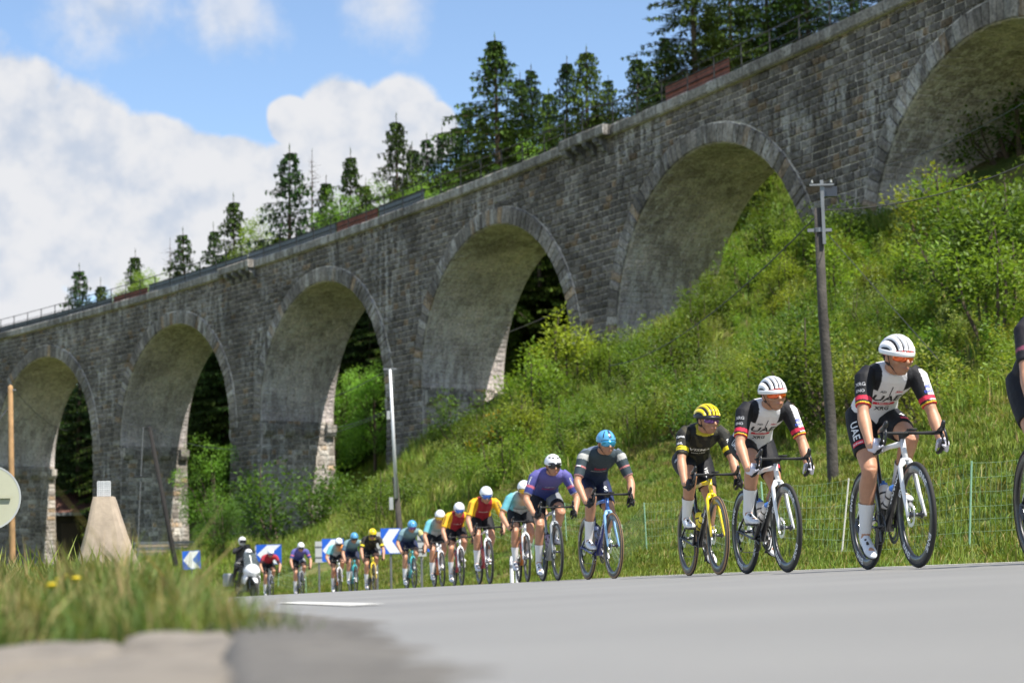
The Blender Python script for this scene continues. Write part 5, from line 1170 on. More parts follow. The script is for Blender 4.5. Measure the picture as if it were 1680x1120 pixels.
# forest behind the arches
_silx = [-50, 130, 200, 300, 380, 450, 520, 600, 660, 720, 780, 850, 900, 960, 1050, 1100, 1200, 1300, 1900]; _sily = [580, 505, 480, 440, 410, 375, 350, 335, 300, 270, 250, 215, 195, 175, 160, 110, 60, 20, -100]
def arch_zone(px):
    return 'behind the leftmost arch' if px < 200 else 'behind the second arch from the left' if px < 405 else 'behind the third arch from the left' if px < 665 else 'behind the fourth arch from the left' if px < 975 else 'behind the fifth arch from the left'
fr = random.Random(8); nf = 0
for k in range(420):
    px = fr.uniform(-30, 1130); d = fr.uniform(46, 95); Y = bridge_y(px)+d; p = at(px, 600, Y); zg = gz(p.x, p.y); lim = at(px, float(np.interp(px, _silx, _sily))+fr.uniform(0, 60), Y).z; H = min(fr.uniform(13, 22), lim-zg)
    if H < 5 or nf > 95: continue
    if px > 960 and (px > 1120 or d < 30): continue
    if 20 < px < 215 and d < 50: continue
    nf += 1
    if fr.random() < (.8 if d < 48 else .35):
        k_ = min(H, 14)/12; plant('leafy_tree', BROAD[fr.randint(0, 2)], (p.x, p.y, zg-.3), k_, fr.uniform(0, 6.28), 'leafy tree in the forest '+arch_zone(px), 'tree', 'leafy forest trees behind the viaduct', ('crown', 'trunk'), (m_leaf, m_bark))
    else: plant('spruce_tree', SPRUCE[fr.randint(0, 4)], (p.x, p.y, zg-.3), H/20, fr.uniform(0, 6.28), 'spruce in the forest '+arch_zone(px), 'tree', 'forest spruces behind the viaduct', ('crown', 'trunk'), (m_needle, m_bark), H/20*1.25)

for s in np.arange(24, 126, 6.5):                            # sunlit leafy edge of the wood, close behind the piers
    s_ = s+fr.uniform(-1.5, 1.5); p = vpos(s_, -VW-6.5-fr.uniform(0, 5), 0); px = project((p.x, p.y, 8))[0]
    if s_ > 80 or deck(s_)-4-gz(p.x, p.y) < 5: continue
    zg = gz(p.x, p.y); plant('leafy_tree', BROAD[fr.randint(0, 2)], (p.x, p.y, zg-.5), min(fr.uniform(1.0, 1.6), (deck(s_)-4-zg)/12.5), fr.uniform(0, 6.28), 'sunlit leafy tree at the wood edge '+arch_zone(px), 'tree', 'leafy trees at the wood edge', ('crown', 'trunk'), (m_leaf, m_bark))
for k in range(120):                                        # fill between the skyline spruces
    px = fr.uniform(540, 1120) if k < 75 else fr.uniform(170, 540); d = fr.uniform(34, 62); Y = bridge_y(px)+d; top = at(px, float(np.interp(px, _silx, _sily))+fr.uniform(-12, 60), Y); zg = gz(top.x, top.y); H = top.z-zg
    if H > 5: plant('spruce_tree', SPRUCE[fr.randint(0, 4)], (top.x, top.y, zg-.3), H/20, fr.uniform(0, 6.28), 'spruce in the dense wood above the deck, '+('left of the tallest spruce' if px < 800 else 'right of the tallest spruce'), 'tree', 'spruces of the dense wood above the deck', ('crown', 'trunk'), (m_needle, m_bark), H/20*1.15)
for px, d, v, k in ((1600, 9, 1, 1.0), (1660, 10, 0, 1.0), (1720, 12, 1, .9), (1690, 20, 2, 1.1), (1630, 22, 1, 1.2), (1750, 26, 0, 1.2)):
    Y = bridge_y(px)+d; p = at(px, 300, Y); zg = gz(p.x, p.y); plant('leafy_tree', BROAD[v], (p.x, p.y, zg-1.5), k*.7, fr.uniform(0, 6.28), 'leafy tree in the shade behind the rightmost arch', 'tree', 'trees behind the rightmost arch', ('crown', 'trunk'), (m_leaf, m_bark))

# ---- hillside ground cover: scattered instances
PROTO = bpy.data.collections.new('plant_prototypes')
def proto_coll(name, meshes, mm):
    c = bpy.data.collections.new(name)
    for i, me in enumerate(meshes):
        o = bpy.data.objects.new('%s_%02d' % (name, i), me); c.objects.link(o)
        if not me.materials: me.materials.append(mm)
    return c
def scatter(name, pts, scl, coll, n, label, rz=None, tilt=.25):
    me = bpy.data.meshes.new(name); pts = np.asarray(pts, float); N = len(pts); me.from_pydata(pts.tolist(), [], [])
    a = me.attributes.new('scl', 'FLOAT', 'POINT'); a.data.foreach_set('value', np.asarray(scl, np.float32))
    r = np.stack([nrs.uniform(-tilt, tilt, N), nrs.uniform(-tilt, tilt, N), nrs.uniform(0, 6.28, N)], 1).astype(np.float32); a = me.attributes.new('rot', 'FLOAT_VECTOR', 'POINT'); a.data.foreach_set('vector', r.ravel())
    a = me.attributes.new('idx', 'INT', 'POINT'); a.data.foreach_set('value', nrs.randint(0, n, N).astype(np.int32))
    o = bpy.data.objects.new(name, me); COL.objects.link(o); tag(o, label, kind='stuff')
    ng = bpy.data.node_groups.new(name, 'GeometryNodeTree'); ng.interface.new_socket('Geometry', in_out='INPUT', socket_type='NodeSocketGeometry'); ng.interface.new_socket('Geometry', in_out='OUTPUT', socket_type='NodeSocketGeometry')
    Nn = ng.nodes; gi = Nn.new('NodeGroupInput'); go = Nn.new('NodeGroupOutput'); mp = Nn.new('GeometryNodeMeshToPoints'); ip = Nn.new('GeometryNodeInstanceOnPoints'); ci = Nn.new('GeometryNodeCollectionInfo')
    ci.inputs['Collection'].default_value = coll; ci.inputs['Separate Children'].default_value = True; ci.inputs['Reset Children'].default_value = True; ip.inputs['Pick Instance'].default_value = True
    def na(nm, ty): x = Nn.new('GeometryNodeInputNamedAttribute'); x.data_type = ty; x.inputs['Name'].default_value = nm; return [q for q in x.outputs if q.enabled][0]
    L = ng.links; L.new(gi.outputs[0], mp.inputs['Mesh']); L.new(mp.outputs[0], ip.inputs['Points']); L.new(ci.outputs[0], ip.inputs['Instance']); L.new(na('idx', 'INT'), ip.inputs['Instance Index']); L.new(na('rot', 'FLOAT_VECTOR'), ip.inputs['Rotation']); L.new(na('scl', 'FLOAT'), ip.inputs['Scale']); L.new(ip.outputs[0], go.inputs[0])
    md = o.modifiers.new('scatter', 'NODES'); md.node_group = ng; return o
def tuft_mesh(seed, n, h, w, base, straw, bend=.5, bw=.012, seg=2):
    vr.seed(seed); mb = MB()
    for k in range(n):
        a = vr.uniform(0, 6.28); r = w*math.sqrt(vr.random())*.5; p = Vector((math.cos(a)*r, math.sin(a)*r, -.04)); b = vr.uniform(0, 6.28); l = h*vr.uniform(.5, 1.1); bd = Vector((math.cos(b), math.sin(b), 0))*(bend*l*vr.uniform(.1, 1)); sd = Vector((-math.sin(b+.5), math.cos(b+.5), 0))*bw*vr.uniform(.6, 1.2)
        mb.cur = gcol(straw, .25) if vr.random() < .0 else (gcol(base, .28) if vr.random() > straw[3] else gcol(straw[:3], .25)); m1 = p+Vector((0, 0, l*.55))+bd*.35; tip = p+Vector((0, 0, l))*(1-.25*bend)+bd
        mb.add([p-sd, p+sd, m1+sd*.7, m1-sd*.7, tip], [(0, 1, 2, 3), (3, 2, 4)])
    return mb.mesh('tuft')
def weed_mesh(seed, h, w, n, lsz, base, yel=.2):
    vr.seed(seed); mb = MB()
    for s in range(7):
        a = vr.uniform(0, 6.28); top = Vector((math.cos(a)*w*.5*vr.random(), math.sin(a)*w*.5*vr.random(), h*vr.uniform(.6, 1.1))); b0 = Vector((math.cos(a)*.1*w, math.sin(a)*.1*w, -.05)); cc = gcol(base, .3, yel)
        for k in range(n//7):
            t = vr.uniform(.12, 1); p = b0.lerp(top, t)+rvec(.05); d = Vector((vr.uniform(-1, 1), vr.uniform(-1, 1), vr.uniform(-.2, .5))); leaf(mb, p, d, lsz*vr.uniform(.4, .65), lsz*vr.uniform(.8, 1.4)*(1.1-.5*t), gcol(cc, .2))
    return mb.mesh('weed')
STRAW = (.30, .24, .10)
C_GRASS = proto_coll('grass_tuft', [tuft_mesh(300+k, 46, h, .42, tuple(1.35*q for q in b), STRAW+(s,), .55, .011) for k, (h, b, s) in enumerate(((.38, (.12, .19, .028), .04), (.44, (.15, .205, .032), .08), (.32, (.10, .17, .028), .03), (.48, (.16, .195, .04), .16)))], m_grassm)
C_SHORT = proto_coll('short_grass', [tuft_mesh(320+k, 60, h, .40, b, STRAW+(s,), .7, .008) for k, (h, b, s) in enumerate(((.12, (.16, .215, .033), .06), (.15, (.19, .22, .04), .16), (.10, (.13, .20, .03), .03), (.18, (.16, .215, .033), .06)))], m_grassm)
C_WEED = proto_coll('weed', [weed_mesh(340+k, h, .75, n, l, (1.75*b[0], 1.58*b[1], 1.5*b[2])) for k, (h, n, l, b) in enumerate(((.75, 150, .10, (.085, .145, .022)), (.6, 170, .08, (.11, .165, .025)), (.95, 170, .11, (.07, .13, .022)), (.55, 140, .07, (.13, .17, .03)), (.85, 190, .075, (.095, .15, .035))))], m_leaf)
def sample(n, x0, x1, y0, y1, keep):
    X = nrs.uniform(x0, x1, n); Y = nrs.uniform(y0, y1, n); Z = ground_z(X, Y); m = keep(X, Y, Z); return np.stack([X, Y, Z], 1)[m]
def proj_np(P):
    d = P@np.array(cF); return 840+FPX*(P@np.array(cR))/d, 560-FPX*(P@np.array(cU))/d
def infr(P, m=90): x, y = proj_np(P); return (x > -m) & (x < 1680+m) & (y > -m)
def bridge_side(X, Y):                                     # >0 on the road side of the viaduct face
    cx = VX0-math.sin(VTH)/VK; cy = VY0+math.cos(VTH)/VK; return np.hypot(X-cx, Y-cy)-1/VK if (vpos(0, 1, 0)-Vector((cx, cy, 0))).length > 1/VK and VK > 0 else 1/VK-np.hypot(X-cx, Y-cy)
_sg = 1 if bridge_side(np.array([0.]), np.array([20.]))[0] > 0 else -1
def front(X, Y): return _sg*bridge_side(X, Y)
def clear_piers(X, Y):
    f = front(X, Y); return (f > .3) | (f < -VW-.3)
def bank_f(X, Y): return X-far_edge(Y)                     # distance beyond the outer road edge
# mown bank beside the road
P = sample(90000, -16, 12, 9, 70, lambda X, Y, Z: (bank_f(X, Y) > .15) & (bank_f(X, Y) < 9.5+1.2*np.sin(Y*.5)) & infr(np.stack([X, Y, Z], 1)))
k_ = nrs.rand(len(P)) < np.clip(26/P[:, 1], .25, 1)*.8; P = P[k_]; scatter('bank_grass', P, nrs.uniform(.55, 1.15, len(P))*(1+P[:, 1]/110), C_SHORT, 4, 'short dry grass on the bank behind the net fence')
# a trodden line of straw along the lip of the bank
P = sample(30000, -12, 14, 12, 60, lambda X, Y, Z: (np.abs(bank_f(X, Y)-8.2-.8*np.sin(Y*.35)) < .55) & infr(np.stack([X, Y, Z], 1)))
C_STRAW = proto_coll('straw', [tuft_mesh(330+k, 60, .12, .45, (.26, .22, .09), STRAW+(.7,), .9, .008) for k in range(2)], m_grassm); scatter('straw_path', P[:2600], nrs.uniform(.7, 1.4, len(P[:2600])), C_STRAW, 2, 'trodden straw coloured line along the top of the bank')
# tall grass and herbs on the slope
P = sample(90000, -40, 40, 14, 150, lambda X, Y, Z: (bank_f(X, Y) > 8.0+1.2*np.sin(Y*.5)) & infr(np.stack([X, Y, Z], 1)) & clear_piers(X, Y) & (front(X, Y) > -VW-28) & (hill_z(X, Y) > -.5))
x_, y_ = proj_np(P); w_ = (1.05+.5*np.sin(P[:, 0]*.35+np.sin(P[:, 1]*.21)*2)); herb = (np.sin(P[:, 0]*.55+1.7*np.sin(P[:, 1]*.31))+np.sin(P[:, 1]*.43+P[:, 0]*.2)+1.6*(x_-820)/500 > -.1); near = P[:, 1] < 60
rr = nrs.rand(len(P)); G = P[(~herb | (rr < .14)) & (rr < .75)]; scatter('slope_grass', G, nrs.uniform(.8, 1.7, len(G))*(1+G[:, 1]/160), C_GRASS, 4, 'tall green grass on the slope below the viaduct')
Wd = P[herb & (nrs.rand(len(P)) < .62)]; scatter('slope_herbs', Wd, nrs.uniform(.55, 1.25, len(Wd)), C_WEED, 5, 'leafy brambles and herbs covering the slope')
# shrubs on the slope, each a thing
SHR = [shrub_mesh(400+k, h, w, n, l, (1.65*b[0], 1.5*b[1], 1.4*b[2]), y) for k, (h, w, n, l, b, y) in enumerate(((1.7, 2.0, 1900, .085, (.085, .145, .022), .15), (1.3, 2.2, 2000, .075, (.065, .120, .022), .05), (2.2, 1.9, 2100, .09, (.11, .165, .025), .2), (1.5, 1.5, 1500, .07, (.12, .17, .04), .25), (2.6, 2.6, 2700, .10, (.06, .11, .020), .05), (1.1, 1.8, 1600, .06, (.10, .14, .045), .1)))]
YEL = shrub_mesh(430, 1.5, 1.7, 1500, .075, (.10, .14, .02), .5, 7, (.62, .42, .01))
def shrub_at(px, py, Y, var, k, label, group=None, mesh=None):
    p = at(px, py, Y); zg = gz(p.x, p.y); return plant('shrub', mesh or SHR[var], (p.x, p.y, zg-.1), k, vr.uniform(0, 6.28), label, 'shrub', group, ('foliage', 'stems'), (m_leaf, m_bark))
shrub_at(815, 790, 80, 0, 1.3, 'yellow flowering bush on the slope above the cyclists', None, YEL)
for px, Y, v, k, lab in ((1655, 50, 4, 1.7, 'big dark leafy bush at the right edge of the slope'), (1610, 60, 4, 1.6, 'dark bush under the rightmost arch, second from the right edge'), (1560, 66, 2, 1.6, 'tall bright shrub reaching up in front of the rightmost arch'), (930, 84, 2, 1.9, 'bright tall shrub at the foot of the pier left of the fifth arch'), (880, 80, 2, 1.7, 'bushy shrub below the fourth arch opening'), (1400, 66, 0, 1.6, 'leafy bush at the pier foot right of the wooden pole'), (470, 112, 4, 2.6, 'dark bush at the foot of the pier behind the far riders'), (540, 110, 1, 2.6, 'dark bush right of the far pier foot'), (1300, 100, 4, 1.6, 'dark rounded bush on the slope inside the fifth arch'), (770, 100, 1, 2.0, 'dark scrub at the pier foot below the fourth arch')):
    shrub_at(px, 700, Y, v, k, lab)
def shrub_label(v, px):
    tone = ('mid green leafy shrub', 'low dark green shrub', 'tall bright green shrub', 'small yellowish green shrub', 'large dark leafy shrub', 'low grey green shrub')[v]
    zone = 'on the slope left of the blue helmeted rider' if px < 1010 else 'on the slope between the blue and the yellow helmet' if px < 1165 else 'on the slope just left of the wooden pole' if px < 1360 else 'on the slope right of the wooden pole' if px < 1530 else 'on the slope near the right edge'
    return tone+' '+zone
sr = random.Random(77); placed = []
for k in range(900):
    if len(placed) >= 150: break
    px = sr.uniform(560, 1700); Y = sr.uniform(33, 96); p = at(px, 700, Y)
    if bank_f(np.array([p.x]), np.array([p.y]))[0] < 8.0 or front(np.array([p.x]), np.array([p.y]))[0] < 2.5: continue
    if any((p.x-a)**2+(p.y-b)**2 < 3.2 for a, b in placed): continue
    if px < 900 and sr.random() < .45: continue
    placed.append((p.x, p.y)); v_ = sr.randint(0, 5); shrub_at(px, 700, Y, v_, sr.uniform(.7, 1.35), shrub_label(v_, px), 'shrubs in the hillside thicket')
for k, (px, d) in enumerate(((1590, 8), (1625, 9), (1650, 8), (1675, 9), (1700, 10), (1640, 14), (1668, 15), (1695, 16), (1660, 21), (1690, 23))):
    p = at(px, 300, bridge_y(px)+d); plant('shrub', SHR[4 if k % 2 else 1], (p.x, p.y, gz(p.x, p.y)-.1), 2.4, k*1.3, 'dark shrub in the shade behind the rightmost arch', 'shrub', 'shrubs behind the rightmost arch', ('foliage', 'stems'), (m_leaf, m_bark))
# leafy trees at the valley end
for px, Y, v, H, lab in ((350, 128, 0, 9, 'leafy tree between the two left piers beside the motorcycle'), (365, 118, 1, 6, 'dark leafy bush tree at the left pier foot')):
    p = at(px, 900, Y); zg = gz(p.x, p.y); plant('leafy_tree', BROAD[v], (p.x, p.y, zg-1.2), H/12, vr.uniform(0, 6.28), lab, 'tree', None, ('crown', 'trunk'), (m_leaf, m_bark))

# ------------------------------------------------------------------ roadside things
m_galv = mat('galvanised', (.22, .225, .23), .5, .6, noise=(6, .15)); m_signb = mat('sign_blue', (.015, .11, .55), .4); m_signw = mat('sign_white', (.74, .75, .76), .45); m_signg = mat('sign_back', (.44, .45, .44), .55, .3, noise=(3, .12)); m_wood = mat('pole_wood', (.062, .054, .047), .9, noise=(5, .4), bump=(22, .7, .02))
m_wood2 = mat('pale_pole_wood', (.34, .20, .09), .85, noise=(4, .3)); m_wood3 = mat('dark_pole_wood', (.014, .012, .011), .9, noise=(4, .3)); m_conc = mat('pale_concrete', (.36, .29, .22), .9, noise=(7, .2), bump=(30, .4, .01)); m_wire = mat('wire', (.03, .03, .03), .6)
def face_rot(p, yaw=0): return math.atan2(p.x, -p.y)+yaw if False else -math.atan2(p.x, p.y)+yaw
def chevron(px, py, Y, w, h, label, yaw=0.0, tilt=0.0):
    p = at(px, py, Y); zg = gz(p.x, p.y); t = empty('chevron_sign', (p.x, p.y, zg), face_rot(p, yaw)); t.rotation_euler.y = tilt; tag(t, label, 'sign', 'blue and white chevron signs round the bend'); cz = p.z-zg
    b = MB(); b.box((0, 0, cz), (w, .025, h)); bo = b.build('board', m_signb, t)
    P = [(.03, .5), (.44, .97), (.97, .97), (.56, .5), (.97, .03), (.44, .03)]; q = MB(); V = [Vector(((u-.5)*w, -.0155, cz+(v-.5)*h)) for u, v in P]; q.add(V+[v+Vector((0, .002, 0)) for v in V], [(0, 3, 2, 1), (0, 5, 4, 3)]); q.build('chevron', m_signw, bo)
    bk = MB(); bk.box((0, .016, cz), (w*.98, .006, h*.98)); bk.build('back_plate', m_signg, bo)
    for zz in (-.3, .3): c = MB(); c.box((0, .035, cz+zz*h), (.12, .03, .04)); c.build('bracket', m_galv, t)
    s = MB(); s.tube([(0, .05, -.4), (0, .05, cz+h*.45)], .03, 10); s.build('post', m_galv, t)
chevron(317, 918, 80, .70, .73, 'small chevron sign farthest left, on a leaning post', .1, -.05); chevron(441, 909, 65, .82, .64, 'chevron sign behind the farthest red kit rider', -.15); chevron(546, 902, 57.5, .62, .65, 'chevron sign behind the far teal and orange rider'); chevron(641, 887, 52, .52, .66, 'large chevron sign right of the far yellow helmet', .05); chevron(713, 886, 47, .40, .52, 'chevron sign mostly hidden behind the teal and orange rider', .5)
def sign_back(px, py, Y, w, h, label, yaw=0):
    p = at(px, py, Y); zg = gz(p.x, p.y); t = empty('sign_board', (p.x, p.y, zg), face_rot(p, yaw)); tag(t, label, 'sign', 'grey backs of signs'); cz = p.z-zg
    b = MB(); b.box((0, 0, cz), (w, .02, h)); b.build('board', m_signg, t); s = MB(); s.tube([(0, .04, -.4), (0, .04, cz+h*.4)], .03, 8); s.build('post', m_galv, t); r = MB()
    for zz in (-.25, .25): r.box((0, -.018, cz+zz*h), (w*.95, .015, .03))
    r.build('rib', m_galv, t)
sign_back(524, 905, 59, .26, .62, 'grey sign back left of the middle chevron sign', .3); sign_back(619, 891, 53, .25, .6, 'grey sign back left of the large chevron sign', .3); sign_back(424, 910, 66, .24, .6, 'grey sign back left of the chevron sign by the far red rider', .3); sign_back(692, 895, 48, .22, .5, 'grey sign back hidden between far riders', .3)
for px, D in ((839, 34.5), (848, 35.0)):
    p = at(px, 910, D); zg = gz(p.x, p.y); t = empty('marker_post', (p.x, p.y, zg)); tag(t, 'white roadside marker post, %s of the pair behind the riders' % ('left' if px < 845 else 'right'), 'post', 'white marker posts'); o = MB(); o.tube([(0, 0, -.2), (0, 0, .62), (0, .02, .70)], [.034, .034, .02], 10); o.build('post', m_white, t); o = MB(); o.tube([(0, 0, .50), (0, 0, .56)], .036, 10, False); o.build('reflector_band', m_galv, t)
# net fence -------------------------------------------------------------
m_net = mat('net_green', (.35, .50, .30), .6); m_stake = mat('stake_green', (.30, .52, .36), .5); m_stakew = mat('stake_white', (.62, .60, .52), .6)
fence = empty('net_fence', (float(far_edge(20))+1.7, 20, 0)); tag(fence, 'pale green sheep netting strung on thin leaning stakes along the road', 'fence'); FI = Matrix.Translation(-fence.location)
fy = [10.5, 13.6]; 
while fy[-1] < 66: fy.append(fy[-1]+2.7+.3*math.sin(fy[-1]))
FT = []; net = MB()
for i, y in enumerate(fy):
    x = float(far_edge(y))+1.75+.2*math.sin(y*1.7); z = gz(x, y); tl = Vector((.10*math.sin(i*2.1)+.06, .1*math.cos(i*1.3), .86)); b = Vector((x, y, z)); FT.append((b, b+tl)); o = MB(); o.tube([FI @ (b-Vector((0, 0, .15))), FI @ (b+tl)], [.010, .009], 6); o.build('stake', m_stakew if i % 3 == 1 else m_stake, fence)
for i in range(len(FT)-1):
    (b0, t0), (b1, t1) = FT[i], FT[i+1]; n = 18
    def fp(u, v): 
        zz = gz_l(b0, b1, u); return (b0.lerp(b1, u)*(1-v)+t0.lerp(t1, u)*v)-Vector((0, 0, .05*math.sin(math.pi*u)*v))
    def gz_l(a, b, u): return 0
    for v in (.08, .22, .36, .5, .66, .82, .98): net.tube([FI @ fp(u, v) for u in np.linspace(0, 1, 7)], .0022, 3, False)
    for k in range(1, n): net.tube([FI @ fp(k/n, .06), FI @ fp(k/n, .98)], .0018, 3, False)
tag(net.build('netting', m_net, fence), kind='stuff')
# poles -------------------------------------------------------------------
def wire(p, q, sag, label, r=.012, n=14):
    p, q = Vector(p), Vector(q); t = MB(); t.tube([p.lerp(q, i/n)-Vector((0, 0, sag*4*(i/n)*(1-i/n)))-p for i in range(n+1)], r, 5); o = t.build('overhead_wire', m_wire); o.location = p; tag(o, label, 'wire', 'overhead wires')
def local_pts(base, pts): return [Vector(q)-base for q in pts]
A, B = at(1368, 818, 31), at(1345, 392, 31); base = Vector((A.x, A.y, gz(A.x, A.y))); t = empty('wooden_pole', base); tag(t, 'tall weathered wooden pole with a steel top in front of the viaduct', 'pole')
top = at(1346, 308, 31); bt = local_pts(base, [A, B, top]); ax = (bt[1]-bt[0])
o = MB(); o.tube([bt[0]-ax*.08, bt[0], bt[0]+ax*.3+Vector((.02, 0, 0)), bt[0]+ax*.7-Vector((.015, 0, 0)), bt[1]+ax*.12], [.092, .090, .085, .077, .068], 12); o.build('shaft', m_wood, t, True)
o = MB(); o.box((bt[1]+bt[2])/2+Vector((.03, -.09, 0)), (.05, .05, (bt[2]-bt[1]).length+.2)); o.build('steel_upright', m_galv, t)
o = MB(); o.box(bt[2]+Vector((0, -.13, .02)), (.38, .03, .03)); o.build('crossarm', m_galv, t)
o = MB(); o.tube([bt[1]+Vector((0, 0, .10)), bt[1]+Vector((0, 0, .17))], .092, 12); o.box(bt[1]+Vector((-.14, -.02, .135)), (.10, .04, .05)); o.box(bt[1]+Vector((.14, -.02, .135)), (.10, .04, .05)); o.build('clamp', m_galv, t)
for dx in (-.15, .15): o = MB(); o.lathe([(0, 0), (.018, 0), (.02, .02), (.012, .03), (.018, .045), (0, .055)], 10, Matrix.Translation(bt[2]+Vector((dx, -.13, .05)))); o.build('insulator', m_signg, t)
o = MB(); o.box(bt[1]+Vector((.2, 0, .75)), (.2, .1, .16)); o.build('junction_box', m_dark, t)
wire(at(1350, 345, 31), at(1750, 235, 30), .25, 'lower wire running right from the tall wooden pole', .010); wire(at(1420, 280, 60), at(1760, 118, 40), .3, 'upper wire crossing the rightmost arch', .012)
wire(at(1344, 350, 31), at(1000, 600, 62), .5, 'wire running down left from the tall wooden pole', .012); wire(at(1356, 382, 31), at(1540, 590, 26), .0, 'slanting stay wire right of the tall wooden pole', .006)
wire(at(1000, 470, 92), at(640, 607, 74), .3, 'thin wire across the fourth arch', .012)
# pale metal pole in the middle
A, B, Cc = at(657, 880, 62), at(651, 815, 62), at(640, 606, 62); base = Vector((A.x, A.y, gz(A.x, A.y))); t = empty('metal_pole', base); tag(t, 'pale metal pole on a dark wooden foot in front of the pier', 'pole'); a, b, c = local_pts(base, [A, B, Cc])
o = MB(); o.tube([Vector((a.x, a.y, -.3)), a, b+(b-a)*.5], [.10, .095, .09], 10); o.build('wooden_foot', m_wood, t, True); o = MB(); o.tube([b+Vector((0, -.1, -.05)), c+Vector((0, -.05, 0))], [.06, .045], 10); o.build('tube', mat('pale_steel', (.62, .63, .64), .45, .3), t, True)
o = MB(); o.box(c+Vector((0, -.05, .01)), (.42, .05, .05)); o.build('crossarm', m_galv, t); o = MB(); o.box(b.lerp(c, .64)+Vector((-.12, -.06, 0)), (.10, .1, .26)); o.build('upper_box', m_signg, t); o = MB(); o.box(b+Vector((-.17, -.06, -.2)), (.12, .1, .38)); o.build('lower_box', m_signg, t)
wire(at(635, 608, 62), at(380, 670, 90), .6, 'wire running left from the pale metal pole', .011); wire(at(637, 672, 62), at(480, 700, 80), .3, 'lower wire left of the pale metal pole', .011)
# left poles
A, B = at(21, 965, 70), at(17, 634, 70); base = Vector((A.x, A.y, gz(A.x, A.y))); t = empty('timber_pole', base); tag(t, 'light brown timber pole at the left edge beside the round sign', 'pole'); a, b = local_pts(base, [A, B]); o = MB(); o.tube([Vector((a.x, a.y, -.4)), a, (a+b)/2, b, b+Vector((0, 0, .06))], [.12, .11, .10, .085, .03], 10); o.build('shaft', m_wood2, t, True); o = MB(); o.box(b+Vector((.1, 0, -.12)), (.2, .05, .05)); o.build('bracket', m_galv, t)
wire(at(24, 640, 70), at(110, 706, 105), .3, 'dark wire running right from the timber pole', .018); wire(at(14, 668, 70), at(-40, 740, 60), 0, 'stay wire left of the timber pole', .016); wire(at(245, 702, 112), at(640, 676, 64), 1.2, 'dark wire from the leaning pole towards the metal pole', .012); wire(at(160, 676, 112), at(245, 702, 112), .2, 'short wire left of the leaning pole', .012)
A, B = at(288, 925, 112), at(245, 700, 112); base = Vector((A.x, A.y, gz(A.x, A.y))); t = empty('leaning_pole', base); tag(t, 'dark wooden pole leaning left against the second pier', 'pole'); a, b = local_pts(base, [A, B]); o = MB(); o.tube([a+(a-b)*.1, a, b], [.16, .15, .11], 9); o.build('shaft', m_wood3, t, True); o = MB(); o.tube([b+Vector((-.25, 0, -.1)), b+Vector((.1, 0, .05))], .05, 6); o.build('bracket', m_dark, t)
A, B = at(228, 850, 118), at(235, 700, 118); base = Vector((A.x, A.y, A.z)); t = empty('downpipe', base); tag(t, 'thin pale conduit on the second pier left of the leaning pole', 'pipe'); a, b = local_pts(base, [A, B]); o = MB(); o.tube([a-Vector((.1, 0, 3)), a, b], .03, 8); o.build('pipe', m_galv, t); o = MB(); o.tube([a.lerp(b, .45)+Vector((-.4, -.1, 0)), a.lerp(b, .45)+Vector((.4, -.1, .02))], .04, 6); o.build('bracket', m_dark, t)
# fence posts on the slope inside the arch
for i, (px, py0, py1, Y) in enumerate(((1222, 480, 446, 104), (1253, 468, 436, 107), (1284, 470, 412, 106))):
    p = at(px, py0, Y); q = at(px-3, py1, Y); zg = gz(p.x, p.y); o = MB(); o.tube([Vector((0, 0, -.4)), Vector((0, 0, .7)), Vector((q.x-p.x, 0, max(1.3, q.z-zg)))], [.09, .085, .075], 8); ob = o.build('fence_post', m_wood3); ob.location = (p.x, p.y, zg); tag(ob, ('left', 'middle', 'right and tallest')[i]+' wooden fence post on the slope inside the fifth arch', 'post', 'fence posts on the slope')
# round sign seen from behind ----------------------------------------------
p = at(-21, 816, 20); zg = gz(p.x, p.y); t = empty('round_sign', (p.x, p.y, zg), face_rot(p)); tag(t, 'back of a round road sign cut off by the left edge', 'sign'); cz = p.z-zg; m_olive = mat('sign_olive', (.42, .42, .31), .5, noise=(4, .08))
o = MB(); o.lathe([(0, -.01), (.312, -.01), (.325, -.004), (.325, .004), (.312, .01), (0, .01)], 40, Matrix.Translation((0, 0, cz)) @ ROTX); o.build('disc', m_olive, t, False); o = MB(); o.lathe([(.312, -.02), (.33, -.02), (.33, .012), (.312, .012)], 40, Matrix.Translation((0, 0, cz)) @ ROTX, True); o.build('rim', m_signg, t)
o = MB(); o.box((.06, -.03, cz), (.34, .02, .02)); o.box((.06, -.03, cz+.02), (.34, .005, .012)); o.build('bracket', m_olive, t); o = MB(); o.tube([(-.05, -.06, -.4), (-.05, -.06, cz+.2)], .03, 8); o.build('post', m_galv, t)
# concrete pillar with a mesh box -------------------------------------------
c0 = at(178, 950, 30); zg = gz(c0.x, c0.y); t = empty('concrete_pillar', (c0.x, c0.y, zg), .12); tag(t, 'tapering pale concrete pillar in the tall grass with a mesh box on top', 'pillar'); H = at(165, 815, 30).z-zg
o = MB(); V = []; secs = [(0, .62, .40, 0), (.30, .50, .36, .0), (.55, .36, .30, -.02), (.8, .24, .24, -.05), (.93, .185, .20, -.06), (1.0, .155, .17, -.065)]
for f, hw, hd, dx in secs:
    for k in range(16): w = 2*math.pi*(k+.5)/16; cx_, sy_ = math.cos(w), math.sin(w); V.append(Vector((dx+hw*math.copysign(abs(cx_)**.35, cx_)+.008*math.sin(k*3.1+f*9), hd*math.copysign(abs(sy_)**.35, sy_), f*H)))
n = len(secs); o.add(V, [(i*16+k, i*16+(k+1) % 16, (i+1)*16+(k+1) % 16, (i+1)*16+k) for i in range(n-1) for k in range(16)]+[tuple((n-1)*16+k for k in range(16))]); po = o.build('column', m_conc, t, False)
